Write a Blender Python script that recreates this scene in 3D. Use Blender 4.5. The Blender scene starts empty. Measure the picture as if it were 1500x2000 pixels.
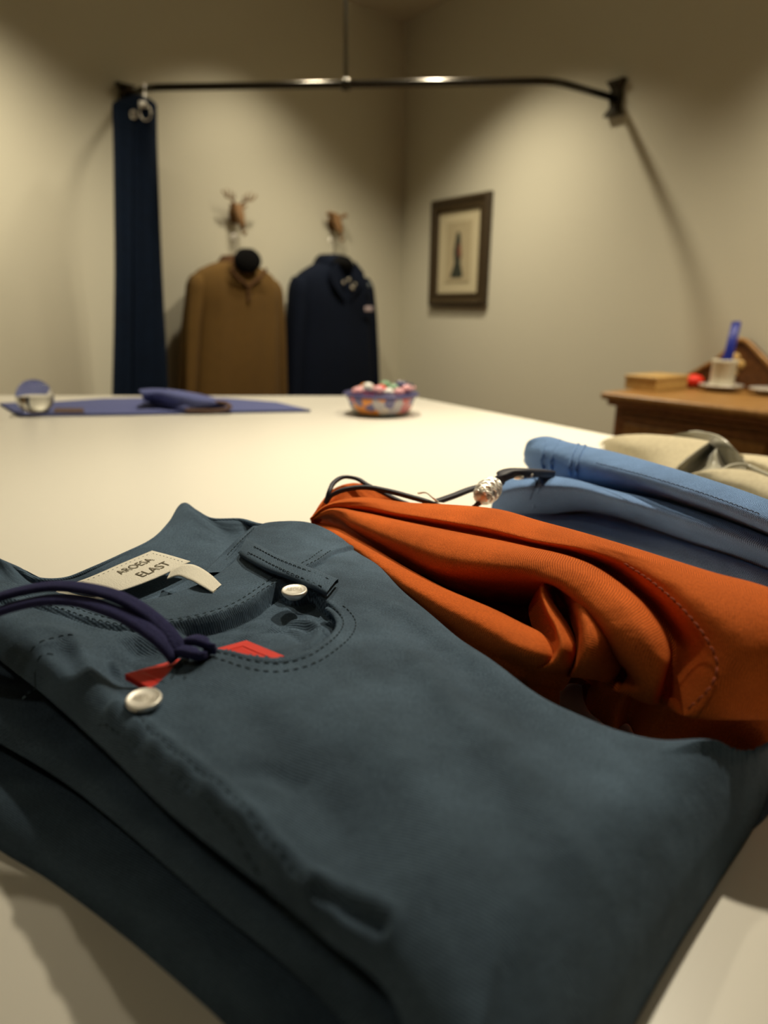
import bpy, math, random
import numpy as np
from mathutils import Vector, Matrix

random.seed(7)
C = bpy.context.scene.collection
# ------------------------------------------------------------------ camera
TABLE = 0.95                      # height of the table top
CAM = np.array([0.0, 0.0, TABLE + 0.155])
F = 1300.0                        # focal length for a 1500 x 2000 frame
PITCH = math.radians(16.6)
ROLL = math.radians(-0.75)
_fw = np.array([0, math.cos(PITCH), -math.sin(PITCH)])
_rt0 = np.array([1.0, 0, 0]); _up0 = np.cross(_rt0, _fw)
_rt = math.cos(ROLL) * _rt0 + math.sin(ROLL) * _up0
_up = -math.sin(ROLL) * _rt0 + math.cos(ROLL) * _up0
# a positive world-horizontal line falls slightly to the right in the picture
_rt, _up = (math.cos(ROLL) * _rt0 - math.sin(ROLL) * _up0, math.sin(ROLL) * _rt0 + math.cos(ROLL) * _up0)
cd = bpy.data.cameras.new('camera'); cam = bpy.data.objects.new('camera', cd); C.objects.link(cam)
cam.matrix_world = Matrix(((_rt[0], _up[0], -_fw[0], CAM[0]), (_rt[1], _up[1], -_fw[1], CAM[1]),
                           (_rt[2], _up[2], -_fw[2], CAM[2]), (0, 0, 0, 1)))
cd.sensor_fit = 'VERTICAL'; cd.sensor_height = 36.0; cd.lens = F / 2000 * 36
cd.clip_start = 0.01; cd.clip_end = 30
cd.dof.use_dof = True; cd.dof.focus_distance = 0.30; cd.dof.aperture_fstop = 7.0
bpy.context.scene.camera = cam

# ------------------------------------------------------------------ light and exposure
sc = bpy.context.scene
sc.view_settings.view_transform = 'Standard'; sc.view_settings.look = 'None'
sc.view_settings.gamma = 1; sc.view_settings.exposure = 0.0
w = bpy.data.worlds.new('world'); sc.world = w; w.use_nodes = True
w.node_tree.nodes['Background'].inputs[0].default_value = (0.9, 0.85, 0.7, 1)
w.node_tree.nodes['Background'].inputs[1].default_value = 0.02
WARM = (1.0, 0.88, 0.66)
def spot(loc, target, power, size=110, blend=0.7, radius=0.03, col=WARM):
    l = bpy.data.lights.new('ceiling_and_fill_spot', 'SPOT'); l.energy = power; l.color = col
    l.spot_size = math.radians(size); l.spot_blend = blend; l.shadow_soft_size = radius
    o = bpy.data.objects.new('ceiling_and_fill_spot', l); C.objects.link(o); o.location = loc
    d = Vector(target) - Vector(loc)
    o.rotation_euler = d.to_track_quat('-Z', 'Y').to_euler()
    return o
CEIL = 2.29
LAMPS = [((0.13, 2.357, CEIL - 0.08), (0.17, 2.36, 1.0), 66, 116, 1.0, 0.03),
         ((-0.30, 2.40, CEIL - 0.08), (-0.32, 2.42, 1.0), 34, 114, 1.0, 0.03),
         ((-0.95, 1.50, CEIL - 0.08), (-1.22, 1.85, 1.0), 78, 102, 1.0, 0.03),
         ((1.02, 1.32, CEIL - 0.08), (1.12, 1.44, 1.0), 68, 110, 1.0, 0.03),
         ((-0.10, 1.05, CEIL - 0.08), (-0.05, 0.92, 0.95), 62, 72, 1.0, 0.022),
         ((0.42, 0.92, CEIL - 0.08), (0.28, 0.62, 0.95), 88, 60, 1.0, 0.022),
         ((-0.40, -0.30, CEIL - 0.08), (-0.05, 0.25, 0.95), 4, 80, 1.0, 0.04)]  # last one is a weak fill added behind the camera to lift the near folds
for a in LAMPS: spot(*a)

# ------------------------------------------------------------------ picture measurements -> places in the room
def ray(px, py):
    x = (px - 750) / F; y = (1000 - py) / F
    return _fw + x * _rt + y * _up
def P(px, py, z=0.0):             # point z above the table top
    r = ray(px, py); t = (TABLE + z - CAM[2]) / r[2]
    return CAM + t * r
def PY(px, py, Y):
    r = ray(px, py); return CAM + r * (Y / r[1])
def PP(px, py, o, n):
    r = ray(px, py); t = np.dot(np.array(o) - CAM, n) / np.dot(r, n); return CAM + t * r
CORNER = np.array([PY(784, 450, 3.3)[0], 3.3, 0.0])
def hdir(px, py):
    r = ray(px, py).copy(); r[2] = 0; return r / np.linalg.norm(r)
ER = -hdir(-260, 597)             # along right wall, towards the camera
EL = -hdir(2250, 630)             # along left wall, towards the camera
NR = np.array([-ER[1], ER[0], 0]);  NR = NR if np.dot(NR, -CORNER + CAM * [1, 1, 0]) > 0 else -NR
NL = np.array([-EL[1], EL[0], 0]);  NL = NL if np.dot(NL, -CORNER + CAM * [1, 1, 0]) > 0 else -NL
Zv = np.array([0, 0, 1.0])
def WR(px, py, off=0.0): return PP(px, py, CORNER + NR * off, NR)
def WL(px, py, off=0.0): return PP(px, py, CORNER + NL * off, NL)

# ------------------------------------------------------------------ materials
def new_mat(name):
    m = bpy.data.materials.new(name); m.use_nodes = True
    return m, m.node_tree, m.node_tree.nodes['Principled BSDF']
def mat(name, col, rough=0.6, metal=0.0, noise=0.0, nscale=40, bump=0.0, bscale=200, spec=0.5, sheen=0.0, coat=0.0):
    m, t, b = new_mat(name)
    b.inputs['Roughness'].default_value = rough; b.inputs['Metallic'].default_value = metal
    b.inputs['Specular IOR Level'].default_value = spec
    b.inputs['Sheen Weight'].default_value = sheen
    b.inputs['Coat Weight'].default_value = coat
    b.inputs['Base Color'].default_value = (*col, 1)
    tc = t.nodes.new('ShaderNodeTexCoord')
    n = t.nodes.new('ShaderNodeTexNoise'); n.inputs['Scale'].default_value = nscale; n.inputs['Detail'].default_value = 4
    t.links.new(tc.outputs['Object'], n.inputs['Vector'])
    r = t.nodes.new('ShaderNodeMix'); r.data_type = 'RGBA'
    r.inputs[6].default_value = (*[c * (1 - noise) for c in col], 1); r.inputs[7].default_value = (*[min(1, c * (1 + noise)) for c in col], 1)
    t.links.new(n.outputs['Fac'], r.inputs[0]); t.links.new(r.outputs[2], b.inputs['Base Color'])
    if bump:
        n2 = t.nodes.new('ShaderNodeTexNoise'); n2.inputs['Scale'].default_value = bscale
        t.links.new(tc.outputs['Object'], n2.inputs['Vector'])
        bp = t.nodes.new('ShaderNodeBump'); bp.inputs['Strength'].default_value = bump; bp.inputs['Distance'].default_value = 0.001
        t.links.new(n2.outputs['Fac'], bp.inputs['Height']); t.links.new(bp.outputs['Normal'], b.inputs['Normal'])
    return m
def twill(name, col, lite, pitch=0.00075, ang=62, blotch=0.32, bump=0.42, weft=None, wear=(0.5, 0.75), puck=0.25):
    """diagonal twill cotton: ribs from UV metres, soft colour blotches, fine pucker"""
    m, t, b = new_mat(name); N = t.nodes.new; L = t.links.new
    b.inputs['Roughness'].default_value = 0.88; b.inputs['Specular IOR Level'].default_value = 0.18
    b.inputs['Sheen Weight'].default_value = 0.25; b.inputs['Sheen Roughness'].default_value = 0.5
    b.inputs['Sheen Tint'].default_value = (*lite, 1)
    uv = N('ShaderNodeUVMap'); 
    n0 = N('ShaderNodeTexNoise'); n0.inputs['Scale'].default_value = 90; n0.inputs['Detail'].default_value = 3
    L(uv.outputs[0], n0.inputs['Vector'])
    dt = N('ShaderNodeVectorMath'); dt.operation = 'DOT_PRODUCT'
    a = math.radians(ang); k = 2 * math.pi / pitch
    dt.inputs[1].default_value = (math.cos(a) * k, math.sin(a) * k, 0)
    L(uv.outputs[0], dt.inputs[0])
    ad = N('ShaderNodeMath'); ad.operation = 'MULTIPLY_ADD'; ad.inputs[1].default_value = 2.5
    L(n0.outputs['Fac'], ad.inputs[0]); L(dt.outputs['Value'], ad.inputs[2])
    sn = N('ShaderNodeMath'); sn.operation = 'SINE'; L(ad.outputs[0], sn.inputs[0])
    # yarn irregularity
    n1 = N('ShaderNodeTexNoise'); n1.inputs['Scale'].default_value = 1400; n1.inputs['Detail'].default_value = 2
    L(uv.outputs[0], n1.inputs['Vector'])
    mx = N('ShaderNodeMath'); mx.operation = 'MULTIPLY_ADD'; mx.inputs[1].default_value = 0.32
    L(sn.outputs[0], mx.inputs[0]); L(n1.outputs['Fac'], mx.inputs[2])
    n2 = N('ShaderNodeTexNoise'); n2.inputs['Scale'].default_value = 22; n2.inputs['Detail'].default_value = 6; n2.inputs['Roughness'].default_value = 0.62
    L(uv.outputs[0], n2.inputs['Vector'])
    rp = N('ShaderNodeMapRange'); rp.inputs[1].default_value = 0.35; rp.inputs[2].default_value = 0.7
    L(n2.outputs['Fac'], rp.inputs[0])
    mr = N('ShaderNodeMapRange'); mr.inputs[1].default_value = 0.05; mr.inputs[2].default_value = 0.95
    L(mx.outputs[0], mr.inputs[0])
    c1 = N('ShaderNodeMix'); c1.data_type = 'RGBA'
    c1.inputs[6].default_value = (*[c * (1 - 0.55) for c in col], 1); c1.inputs[7].default_value = (*lite, 1)
    L(mr.outputs[0], c1.inputs[0])
    c2 = N('ShaderNodeMix'); c2.data_type = 'RGBA'; c2.blend_type = 'MULTIPLY'; c2.inputs[0].default_value = 1
    c3 = N('ShaderNodeMix'); c3.data_type = 'RGBA'
    c3.inputs[6].default_value = (1 - blotch, 1 - blotch, 1 - blotch, 1); c3.inputs[7].default_value = (1 + blotch, 1 + blotch, 1 + blotch, 1)
    L(rp.outputs[0], c3.inputs[0]); L(c1.outputs[2], c2.inputs[6]); L(c3.outputs[2], c2.inputs[7])
    L(c2.outputs[2], b.inputs['Base Color'])
    bp = N('ShaderNodeBump'); bp.inputs['Strength'].default_value = bump; bp.inputs['Distance'].default_value = 0.00025
    L(mx.outputs[0], bp.inputs['Height'])
    bp2 = N('ShaderNodeBump'); bp2.inputs['Strength'].default_value = puck; bp2.inputs['Distance'].default_value = 0.006
    n3 = N('ShaderNodeTexNoise'); n3.inputs['Scale'].default_value = 55; n3.inputs['Detail'].default_value = 5
    L(uv.outputs[0], n3.inputs['Vector']); L(n3.outputs['Fac'], bp2.inputs['Height'])
    L(bp2.outputs['Normal'], bp.inputs['Normal']); L(bp.outputs['Normal'], b.inputs['Normal'])
    return m
M = {}
M['wall'] = mat('wall_paint', (0.60, 0.575, 0.46), 0.9, noise=0.02, nscale=3)
M['ceiling'] = mat('ceiling_paint', (0.5, 0.47, 0.37), 0.9)
M['floor'] = mat('floor_wood', (0.22, 0.13, 0.07), 0.5, noise=0.2)
M['table'] = mat('table_lacquer', (0.74, 0.715, 0.64), 0.33, spec=0.35)
M['teal'] = twill('teal_cotton', (0.044, 0.078, 0.124), (0.125, 0.192, 0.278), pitch=0.00078)
M['teal_side'] = twill('teal_cotton_inner', (0.044, 0.078, 0.124), (0.125, 0.192, 0.278), pitch=0.00078, ang=118)
M['tealthread'] = mat('teal_thread', (0.012, 0.032, 0.045), 0.8)
M['orange'] = twill('orange_cotton', (0.62, 0.105, 0.013), (0.90, 0.195, 0.028), pitch=0.00085, ang=-28, blotch=0.15)
M['orthread'] = mat('rust_thread', (0.25, 0.04, 0.008), 0.8)
M['blue'] = twill('blue_cotton', (0.080, 0.160, 0.370), (0.23, 0.39, 0.70), pitch=0.0011, ang=-28, blotch=0.15)
M['bluethread'] = mat('blue_thread', (0.05, 0.10, 0.20), 0.8)
M['linen'] = mat('linen', (0.40, 0.35, 0.235), 0.85, noise=0.25, nscale=260, bump=0.5, bscale=900)
M['satin'] = mat('satin_lining', (0.30, 0.285, 0.22), 0.28, noise=0.05, sheen=0.3)
M['silver'] = mat('silver_metal', (0.92, 0.90, 0.84), 0.42, 0.75, noise=.03, nscale=900)
M['silverdark'] = mat('aged_silver', (0.50, 0.46, 0.38), 0.45, 0.9)
M['label'] = mat('cotton_label', (0.80, 0.77, 0.67), 0.8, noise=0.05, nscale=400, bump=0.3, bscale=1500)
M['ink'] = mat('label_ink', (0.14, 0.12, 0.08), 0.8)
M['suede'] = mat('navy_suede', (0.034, 0.036, 0.110), 0.95, noise=0.3, nscale=500, bump=0.6, bscale=1500, spec=.2)
M['darkcord'] = mat('midnight_cord', (0.012, 0.013, 0.028), 0.6)
M['red'] = mat('red_card', (0.80, 0.035, 0.022), 0.55, noise=0.06, nscale=300)
M['iron'] = mat('dark_iron', (0.05, 0.045, 0.035), 0.22, 0.9, spec=0.6)
M['cable'] = mat('grey_cable', (0.055, 0.05, 0.03), 0.6)
M['navy'] = mat('navy_wool', (0.0022, 0.005, 0.014), 0.9, noise=0.3, nscale=60, spec=0.15)
M['navydenim'] = mat('navy_denim', (0.0025, 0.008, 0.022), 0.85, noise=0.35, nscale=30, spec=0.15)
M['mustard'] = mat('mustard_knit', (0.100, 0.050, 0.004), 0.95, noise=0.12, nscale=30, bump=0.4, bscale=300)
M['mustardk'] = mat('mustard_rib', (0.075, 0.030, 0.005), 0.95, noise=0.2, nscale=80)
M['hangerblk'] = mat('black_hanger', (0.003, 0.003, 0.003), 0.9, spec=.1)
M['antler'] = mat('carved_wood', (0.20, 0.10, 0.03), 0.7, noise=0.4, nscale=60)
M['frame'] = mat('dark_gilt_frame', (0.035, 0.020, 0.004), 0.5, noise=0.3, nscale=60)
M['matboard'] = mat('mat_board', (0.52, 0.46, 0.30), 0.9)
M['paper'] = mat('print_paper', (0.40, 0.34, 0.21), 0.9, noise=0.1, nscale=30)
M['figdark'] = mat('print_dark_green', (0.025, 0.03, 0.018), 0.9)
M['figred'] = mat('print_russet', (0.20, 0.06, 0.03), 0.9)
M['swatch'] = mat('blue_fabric', (0.10, 0.12, 0.30), 0.9, noise=0.1, nscale=200)
M['swatchdark'] = mat('navy_fabric', (0.035, 0.055, 0.16), 0.9, noise=0.1, nscale=200)
M['brown'] = mat('brown_backing', (0.11, 0.06, 0.04), 0.8)
M['pot'] = mat('white_ceramic', (0.62, 0.58, 0.46), 0.35)
M['cobalt'] = mat('cobalt_plastic', (0.012, 0.025, 0.30), 0.4)
M['scarlet'] = mat('scarlet_plastic', (0.85, 0.03, 0.01), 0.5)
def wood(name, c1, c2, scale=14):
    m, t, b = new_mat(name); N = t.nodes.new; L = t.links.new
    tc = N('ShaderNodeTexCoord'); mp = N('ShaderNodeMapping'); mp.inputs['Scale'].default_value = (1, 6, 6)
    mp.inputs['Rotation'].default_value = (0, 0, math.atan2(ER[1], ER[0]) * -1)
    wv = N('ShaderNodeTexNoise'); wv.inputs['Scale'].default_value = scale; wv.inputs['Detail'].default_value = 8
    cr = N('ShaderNodeValToRGB'); cr.color_ramp.elements[0].color = (*c1, 1); cr.color_ramp.elements[1].color = (*c2, 1)
    cr.color_ramp.elements[0].position = 0.3; cr.color_ramp.elements[1].position = 0.7
    L(tc.outputs['Object'], mp.inputs[0]); L(mp.outputs[0], wv.inputs['Vector']); L(wv.outputs['Fac'], cr.inputs[0])
    L(cr.outputs[0], b.inputs['Base Color']); b.inputs['Roughness'].default_value = 0.42
    return m
M['wood'] = wood('chest_wood', (0.16, 0.055, 0.010), (0.32, 0.13, 0.028))
M['woodtop'] = wood('chest_top_wood', (0.26, 0.12, 0.028), (0.42, 0.22, 0.06))
M['walnut'] = wood('dark_carved_wood', (0.07, 0.024, 0.004), (0.14, 0.05, 0.010))
M['oak'] = wood('light_wood', (0.50, 0.30, 0.09), (0.62, 0.40, 0.13))
def glass(name, col, ior=1.5):
    m, t, b = new_mat(name)
    b.inputs['Base Color'].default_value = (*col, 1); b.inputs['Transmission Weight'].default_value = 1
    b.inputs['Roughness'].default_value = 0.02; b.inputs['IOR'].default_value = ior
    return m
M['crystal'] = glass('crystal', (0.97, 0.98, 1.0))

# ------------------------------------------------------------------ mesh helpers
class MB:
    def __init__(s): s.v = []; s.f = []; s.uv = []
    def add(s, verts, faces, uvs=None):
        o = len(s.v); s.v += [tuple(map(float, p)) for p in verts]
        s.f += [tuple(i + o for i in f) for f in faces]
        s.uv += ([tuple(map(float, q)) for q in uvs] if uvs is not None else [(float(p[0]), float(p[1])) for p in verts])
    def box(s, o, a, b, c):        # centre o, half vectors a, b, c
        o, a, b, c = map(np.array, (o, a, b, c)); o = o.astype(float)
        vs = [o + i * a + j * b + k * c for i in (-1, 1) for j in (-1, 1) for k in (-1, 1)]
        s.add(vs, [(0, 1, 3, 2), (4, 6, 7, 5), (0, 4, 5, 1), (2, 3, 7, 6), (0, 2, 6, 4), (1, 5, 7, 3)])
    def lathe(s, prof, o=(0, 0, 0), n=32, sx=1, sy=1, ax=None):
        vs = []; o = np.array(o, float); X, Y, Z = ax if ax is not None else (np.array([1., 0, 0]), np.array([0, 1., 0]), Zv)
        for r, z in prof:
            for i in range(n):
                a = 2 * math.pi * i / n
                vs.append(o + X * r * math.cos(a) * sx + Y * r * math.sin(a) * sy + Z * z)
        m = len(prof); fs = [(i * n + j, i * n + (j + 1) % n, (i + 1) * n + (j + 1) % n, (i + 1) * n + j) for i in range(m - 1) for j in range(n)]
        fs += [tuple(range(n))[::-1], tuple((m - 1) * n + j for j in range(n))]
        s.add(vs, fs)
    def tube(s, pts, r, n=10, flat=1.0, up=None, cap=True, r2=None, square=False):
        pts = [np.array(p, float) for p in pts]; k = len(pts); vs = []; u0 = np.array(up if up is not None else (0, 0, 1.0))
        for i, p in enumerate(pts):
            t = pts[min(i + 1, k - 1)] - pts[max(i - 1, 0)]; t /= (np.linalg.norm(t) + 1e-12)
            a = np.cross(t, u0)
            if np.linalg.norm(a) < 1e-3: a = np.cross(t, (0, 1.0, 0.1))
            a /= np.linalg.norm(a); b = np.cross(a, t)
            rr = r[i] if hasattr(r, '__len__') else r
            for j in range(n):
                q = 2 * math.pi * (j + 0.5) / n; c_, s_ = math.cos(q), math.sin(q)
                if square: mm = max(abs(c_), abs(s_)); kk = (0.86 / mm + 0.14); c_ *= kk; s_ *= kk
                vs.append(p + a * rr * c_ + b * rr * flat * s_)
        fs = [(i * n + j, i * n + (j + 1) % n, (i + 1) * n + (j + 1) % n, (i + 1) * n + j) for i in range(k - 1) for j in range(n)]
        if cap: fs += [tuple(range(n))[::-1], tuple((k - 1) * n + j for j in range(n))]
        s.add(vs, fs)
    def sphere(s, c, r, n=16, sz=(1, 1, 1)):
        vs = []; fs = []; h = n // 2; c = np.array(c, float)
        for i in range(h + 1):
            th = math.pi * i / h
            for j in range(n):
                ph = 2 * math.pi * j / n
                vs.append(c + r * np.array([math.sin(th) * math.cos(ph) * sz[0], math.sin(th) * math.sin(ph) * sz[1], math.cos(th) * sz[2]]))
        fs = [(i * n + j, (i + 1) * n + j, (i + 1) * n + (j + 1) % n, i * n + (j + 1) % n) for i in range(h) for j in range(n)]
        s.add(vs, fs)
    def grid(s, G, close=False):
        G = np.asarray(G); a, b = G.shape[:2]
        du = np.linalg.norm(np.diff(G, axis=0), axis=2).mean(axis=1); dv = np.linalg.norm(np.diff(G, axis=1), axis=2)
        U = np.concatenate([[0], np.cumsum(du)])
        V = np.concatenate([np.zeros((a, 1)), np.cumsum(dv, axis=1)], axis=1)
        vs = G.reshape(-1, 3)
        ii, jj = np.meshgrid(np.arange(a - 1), np.arange(b - (0 if close else 1)), indexing='ij'); j2 = (jj + 1) % b
        fs = np.stack([ii * b + jj, ii * b + j2, (ii + 1) * b + j2, (ii + 1) * b + jj], -1).reshape(-1, 4)
        uv = np.stack([V, np.repeat(U[:, None], b, 1)], -1).reshape(-1, 2)
        s.add(vs, [tuple(int(x) for x in f) for f in fs], uv)
    def build(s, name, m, parent=None, smooth=True, bevel=0, solid=0, sub=0, origin=None):
        me = bpy.data.meshes.new(name); me.from_pydata(s.v, [], s.f)
        ul = me.uv_layers.new(name='UVMap'); li = np.empty(len(me.loops), np.int32); me.loops.foreach_get('vertex_index', li)
        ul.data.foreach_set('uv', np.array(s.uv, np.float32)[li].ravel())
        me.materials.append(m)
        o = bpy.data.objects.new(name, me); C.objects.link(o)
        if parent is not None: o.parent = parent; o.matrix_parent_inverse = parent.matrix_basis.inverted()
        if smooth: me.polygons.foreach_set('use_smooth', [True] * len(me.polygons))
        me.update()
        if bevel:
            b = o.modifiers.new('bevel', 'BEVEL'); b.width = bevel; b.segments = 3; b.limit_method = 'ANGLE'
        if solid:
            q = o.modifiers.new('solid', 'SOLIDIFY'); q.thickness = solid; q.offset = -1
        if sub:
            q = o.modifiers.new('sub', 'SUBSURF'); q.levels = sub; q.render_levels = sub
        return o
def tag(o, label, cat, group=None, kind=None):
    if label: o['label'] = label
    if cat: o['category'] = cat
    if group: o['group'] = group
    if kind: o['kind'] = kind
    return o
def thing(name, loc, label, cat, group=None):
    o = bpy.data.objects.new(name, None); o.empty_display_size = 0.05; o.location = [float(a) for a in loc]; C.objects.link(o)
    return tag(o, label, cat, group)
def cr(pts, n, closed=False):
    """catmull-rom through pts, n samples evenly by chord length"""
    p = np.array(pts, float); d = p.shape[1]
    if closed: q = np.vstack([p[-1], p, p[0], p[1]])
    else: q = np.vstack([2 * p[0] - p[1], p, 2 * p[-1] - p[-2]])
    out = []; seg = len(q) - 3; m = 14
    for i in range(seg):
        p0, p1, p2, p3 = q[i:i + 4]
        # centripetal-like damping: scale tangents by neighbouring chord lengths
        l01, l12, l23 = [np.linalg.norm(x) + 1e-9 for x in (p1 - p0, p2 - p1, p3 - p2)]
        m1 = ((p1 - p0) / l01 * l12 + (p2 - p1)) / 2 if l01 > 1e-8 else p2 - p1
        m2 = ((p2 - p1) + (p3 - p2) / l23 * l12) / 2 if l23 > 1e-8 else p2 - p1
        t = np.linspace(0, 1, m, endpoint=False)[:, None]
        out.append((2 * t**3 - 3 * t**2 + 1) * p1 + (t**3 - 2 * t**2 + t) * m1 + (-2 * t**3 + 3 * t**2) * p2 + (t**3 - t**2) * m2)
    out = np.vstack(out + [q[-2][None]]) if not closed else np.vstack(out + [p[0][None]])
    L = np.concatenate([[0], np.cumsum(np.linalg.norm(np.diff(out, axis=0), axis=1))])
    s_ = np.linspace(0, L[-1], n, endpoint=not closed)
    return np.stack([np.interp(s_, L, out[:, k]) for k in range(d)], 1)
def loft(curves, nu, nv):
    """curves: list of world polylines -> grid nv x nu (rows across the curves)"""
    R = [cr(c, nu) for c in curves]; R = np.array(R)
    G = np.stack([cr(R[:, i], nv) for i in range(nu)], 1)
    G[..., 2] = np.maximum(G[..., 2], TABLE + .0008)
    return G

def seg_dist(X, poly, vals=None, closed=True):
    """distance from points X (n,2) to polyline, inside test, interpolated values of the nearest point"""
    A = poly; B = np.roll(poly, -1, axis=0)
    if not closed: A, B = poly[:-1], poly[1:]
    best = np.full(len(X), 1e9); bi = np.zeros(len(X), int); bt = np.zeros(len(X)); ins = np.zeros(len(X), bool)
    for k in range(len(A)):
        ab = B[k] - A[k]; L2 = ab @ ab + 1e-18
        t = np.clip(((X - A[k]) @ ab) / L2, 0, 1); q = A[k] + t[:, None] * ab
        d = np.hypot(*(X - q).T); mk = d < best
        best[mk] = d[mk]; bi[mk] = k; bt[mk] = t[mk]
        if closed:
            c = ((A[k][1] > X[:, 1]) != (B[k][1] > X[:, 1])); 
            with np.errstate(divide='ignore', invalid='ignore'):
                xx = (B[k][0] - A[k][0]) * (X[:, 1] - A[k][1]) / (B[k][1] - A[k][1]) + A[k][0]
            ins ^= (c & (X[:, 0] < xx))
    near = A[bi] + bt[:, None] * (B[bi] - A[bi])
    v = None
    if vals is not None:
        V2 = np.roll(vals, -1, axis=0) if closed else vals[1:]
        v = vals[bi] + bt[:, None] * (V2[bi] - vals[bi])
    return best, ins, near, v
def smst(a, b, x):
    t = np.clip((x - a) / (b - a), 0, 1); return t * t * (3 - 2 * t)
class RBF:
    def __init__(s, pts):          # (px, py, z)
        w_ = np.array([P(*p) for p in pts]); s.x = w_[:, :2]; z = w_[:, 2] - TABLE
        s.m = z.mean(); n = len(z)
        K = s.k(np.linalg.norm(s.x[:, None] - s.x[None], axis=2)) + np.eye(n) * 1e-4
        A = np.zeros((n + 3, n + 3)); A[:n, :n] = K; A[:n, n] = 1; A[:n, n + 1:] = s.x * 10; A[n, :n] = 1; A[n + 1:, :n] = s.x.T * 10
        s.w = np.linalg.solve(A, np.concatenate([z, [0, 0, 0]]))
    def k(s, r): r = r * 10; return r * r * np.log(r + 1e-9)
    def __call__(s, X):
        n = len(s.x); out = s.w[n] + X @ s.w[n + 1:] * 10
        for i in range(n): out = out + s.w[i] * s.k(np.hypot(*(X - s.x[i]).T))
        return out
class Slab:
    """a cloth slab: outline points (px, py, zproj, zbase, r, push), height function, rounded edge"""
    def __init__(s, outline, h, n=260, skirt=False):
        s.skirt = skirt
        o = np.array(outline, float); w_ = np.array([P(a[0], a[1], a[2]) for a in o])[:, :2]
        c = cr(np.hstack([w_ * 100, o[:, 3:6] * 20]), n, closed=True)
        s.poly = c[:, :2] / 100; s.vals = c[:, 2:] / 20
        e = np.roll(s.poly, -1, 0) - np.roll(s.poly, 1, 0); nn = np.stack([e[:, 1], -e[:, 0]], 1); nn /= np.linalg.norm(nn, axis=1)[:, None] + 1e-12
        area = np.sum(s.poly[:, 0] * np.roll(s.poly[:, 1], -1) - np.roll(s.poly[:, 0], -1) * s.poly[:, 1])
        if area < 0: nn = -nn
        s.poly = s.poly + nn * s.vals[:, 2:3]
        s.h = h
    def z(s, X):
        d, ins, near, v = seg_dist(X, s.poly, s.vals)
        d = np.where(ins, d, 0); r = np.maximum(v[:, 1], 1e-4); q = np.clip(d / r, 0, 1)
        f = np.sqrt(np.clip(1 - (1 - q) ** 2, 0, 1)); zb = v[:, 0]
        return zb + (s.h(X) - zb) * f
    def mesh(s, res, mb):
        lo = s.poly.min(0) - res; hi = s.poly.max(0) + res
        xs = np.arange(lo[0], hi[0], res); ys = np.arange(lo[1], hi[1], res)
        GX, GY = np.meshgrid(xs, ys, indexing='ij'); X = np.stack([GX.ravel(), GY.ravel()], 1)
        d, ins, near, v = seg_dist(X, s.poly, s.vals)
        a, b = GX.shape; I = ins.reshape(a, b)
        cell = I[:-1, :-1].astype(int) + I[1:, :-1] + I[:-1, 1:] + I[1:, 1:]
        ii, jj = np.nonzero(cell >= 1)
        quads = np.stack([ii * b + jj, (ii + 1) * b + jj, (ii + 1) * b + jj + 1, ii * b + jj + 1], 1)
        outv = ~ins; X2 = X.copy(); X2[outv] = near[outv]
        snap = ins & (d < res * 0.3); X2[snap] = near[snap]
        used = np.unique(quads); remap = -np.ones(len(X), int); remap[used] = np.arange(len(used))
        Xu = X2[used]; z = s.z(Xu)
        nu_ = near[used] - X[used]; dd_ = np.linalg.norm(nu_, axis=1)[:, None] + 1e-9; sg = np.where(ins[used], 1.0, -1.0)[:, None]
        drop = np.clip(s.h(Xu) - z, 0, .05)[:, None]; UVc = Xu + nu_ / dd_ * sg * drop
        W = np.column_stack([Xu, z + TABLE])
        qs = remap[quads]
        mb.add(W, [tuple(int(x) for x in q) for q in qs], UVc)
        if s.skirt:
            e = np.roll(s.poly, -1, 0) - np.roll(s.poly, 1, 0); nn = np.stack([e[:, 1], -e[:, 0]], 1); nn /= np.linalg.norm(nn, axis=1)[:, None] + 1e-12
            ar = np.sum(s.poly[:, 0] * np.roll(s.poly[:, 1], -1) - np.roll(s.poly[:, 0], -1) * s.poly[:, 1]); nn = -nn if ar > 0 else nn
            zb = s.vals[:, 0]; rows = []
            for k_, dz in ((0, 0), (.0008, -.0010), (.003, -.0022), (.009, -.0028)): rows.append(np.column_stack([s.poly + nn * k_, np.maximum(zb + dz, .0007) + TABLE]))
            mb.grid(np.array(rows), close=True)
def wxy(pts, z=0.045):
    return np.array([P(p[0], p[1], p[2] if len(p) > 2 else z)[:2] for p in pts])
def stitches(mb, xy, hfn, ln=0.0022, gap=0.0009, r=0.00022, lift=0.0001):
    c = cr(xy * 100, max(40, int(np.sum(np.hypot(*np.diff(xy, axis=0).T)) / 0.0004))) / 100
    L = np.concatenate([[0], np.cumsum(np.hypot(*np.diff(c, axis=0).T))]); s0 = 0
    at = lambda q: np.stack([np.interp(q, L, c[:, 0]), np.interp(q, L, c[:, 1])], -1)
    while s0 + ln < L[-1]:
        q = at(np.linspace(s0, s0 + ln, 5)); z = hfn(q) + lift + np.array([-.0003, .0001, .0002, .0001, -.0003])
        mb.tube(np.column_stack([q, z + TABLE]), [r * .5, r, r, r, r * .5], n=6)
        s0 += ln + gap

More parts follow.
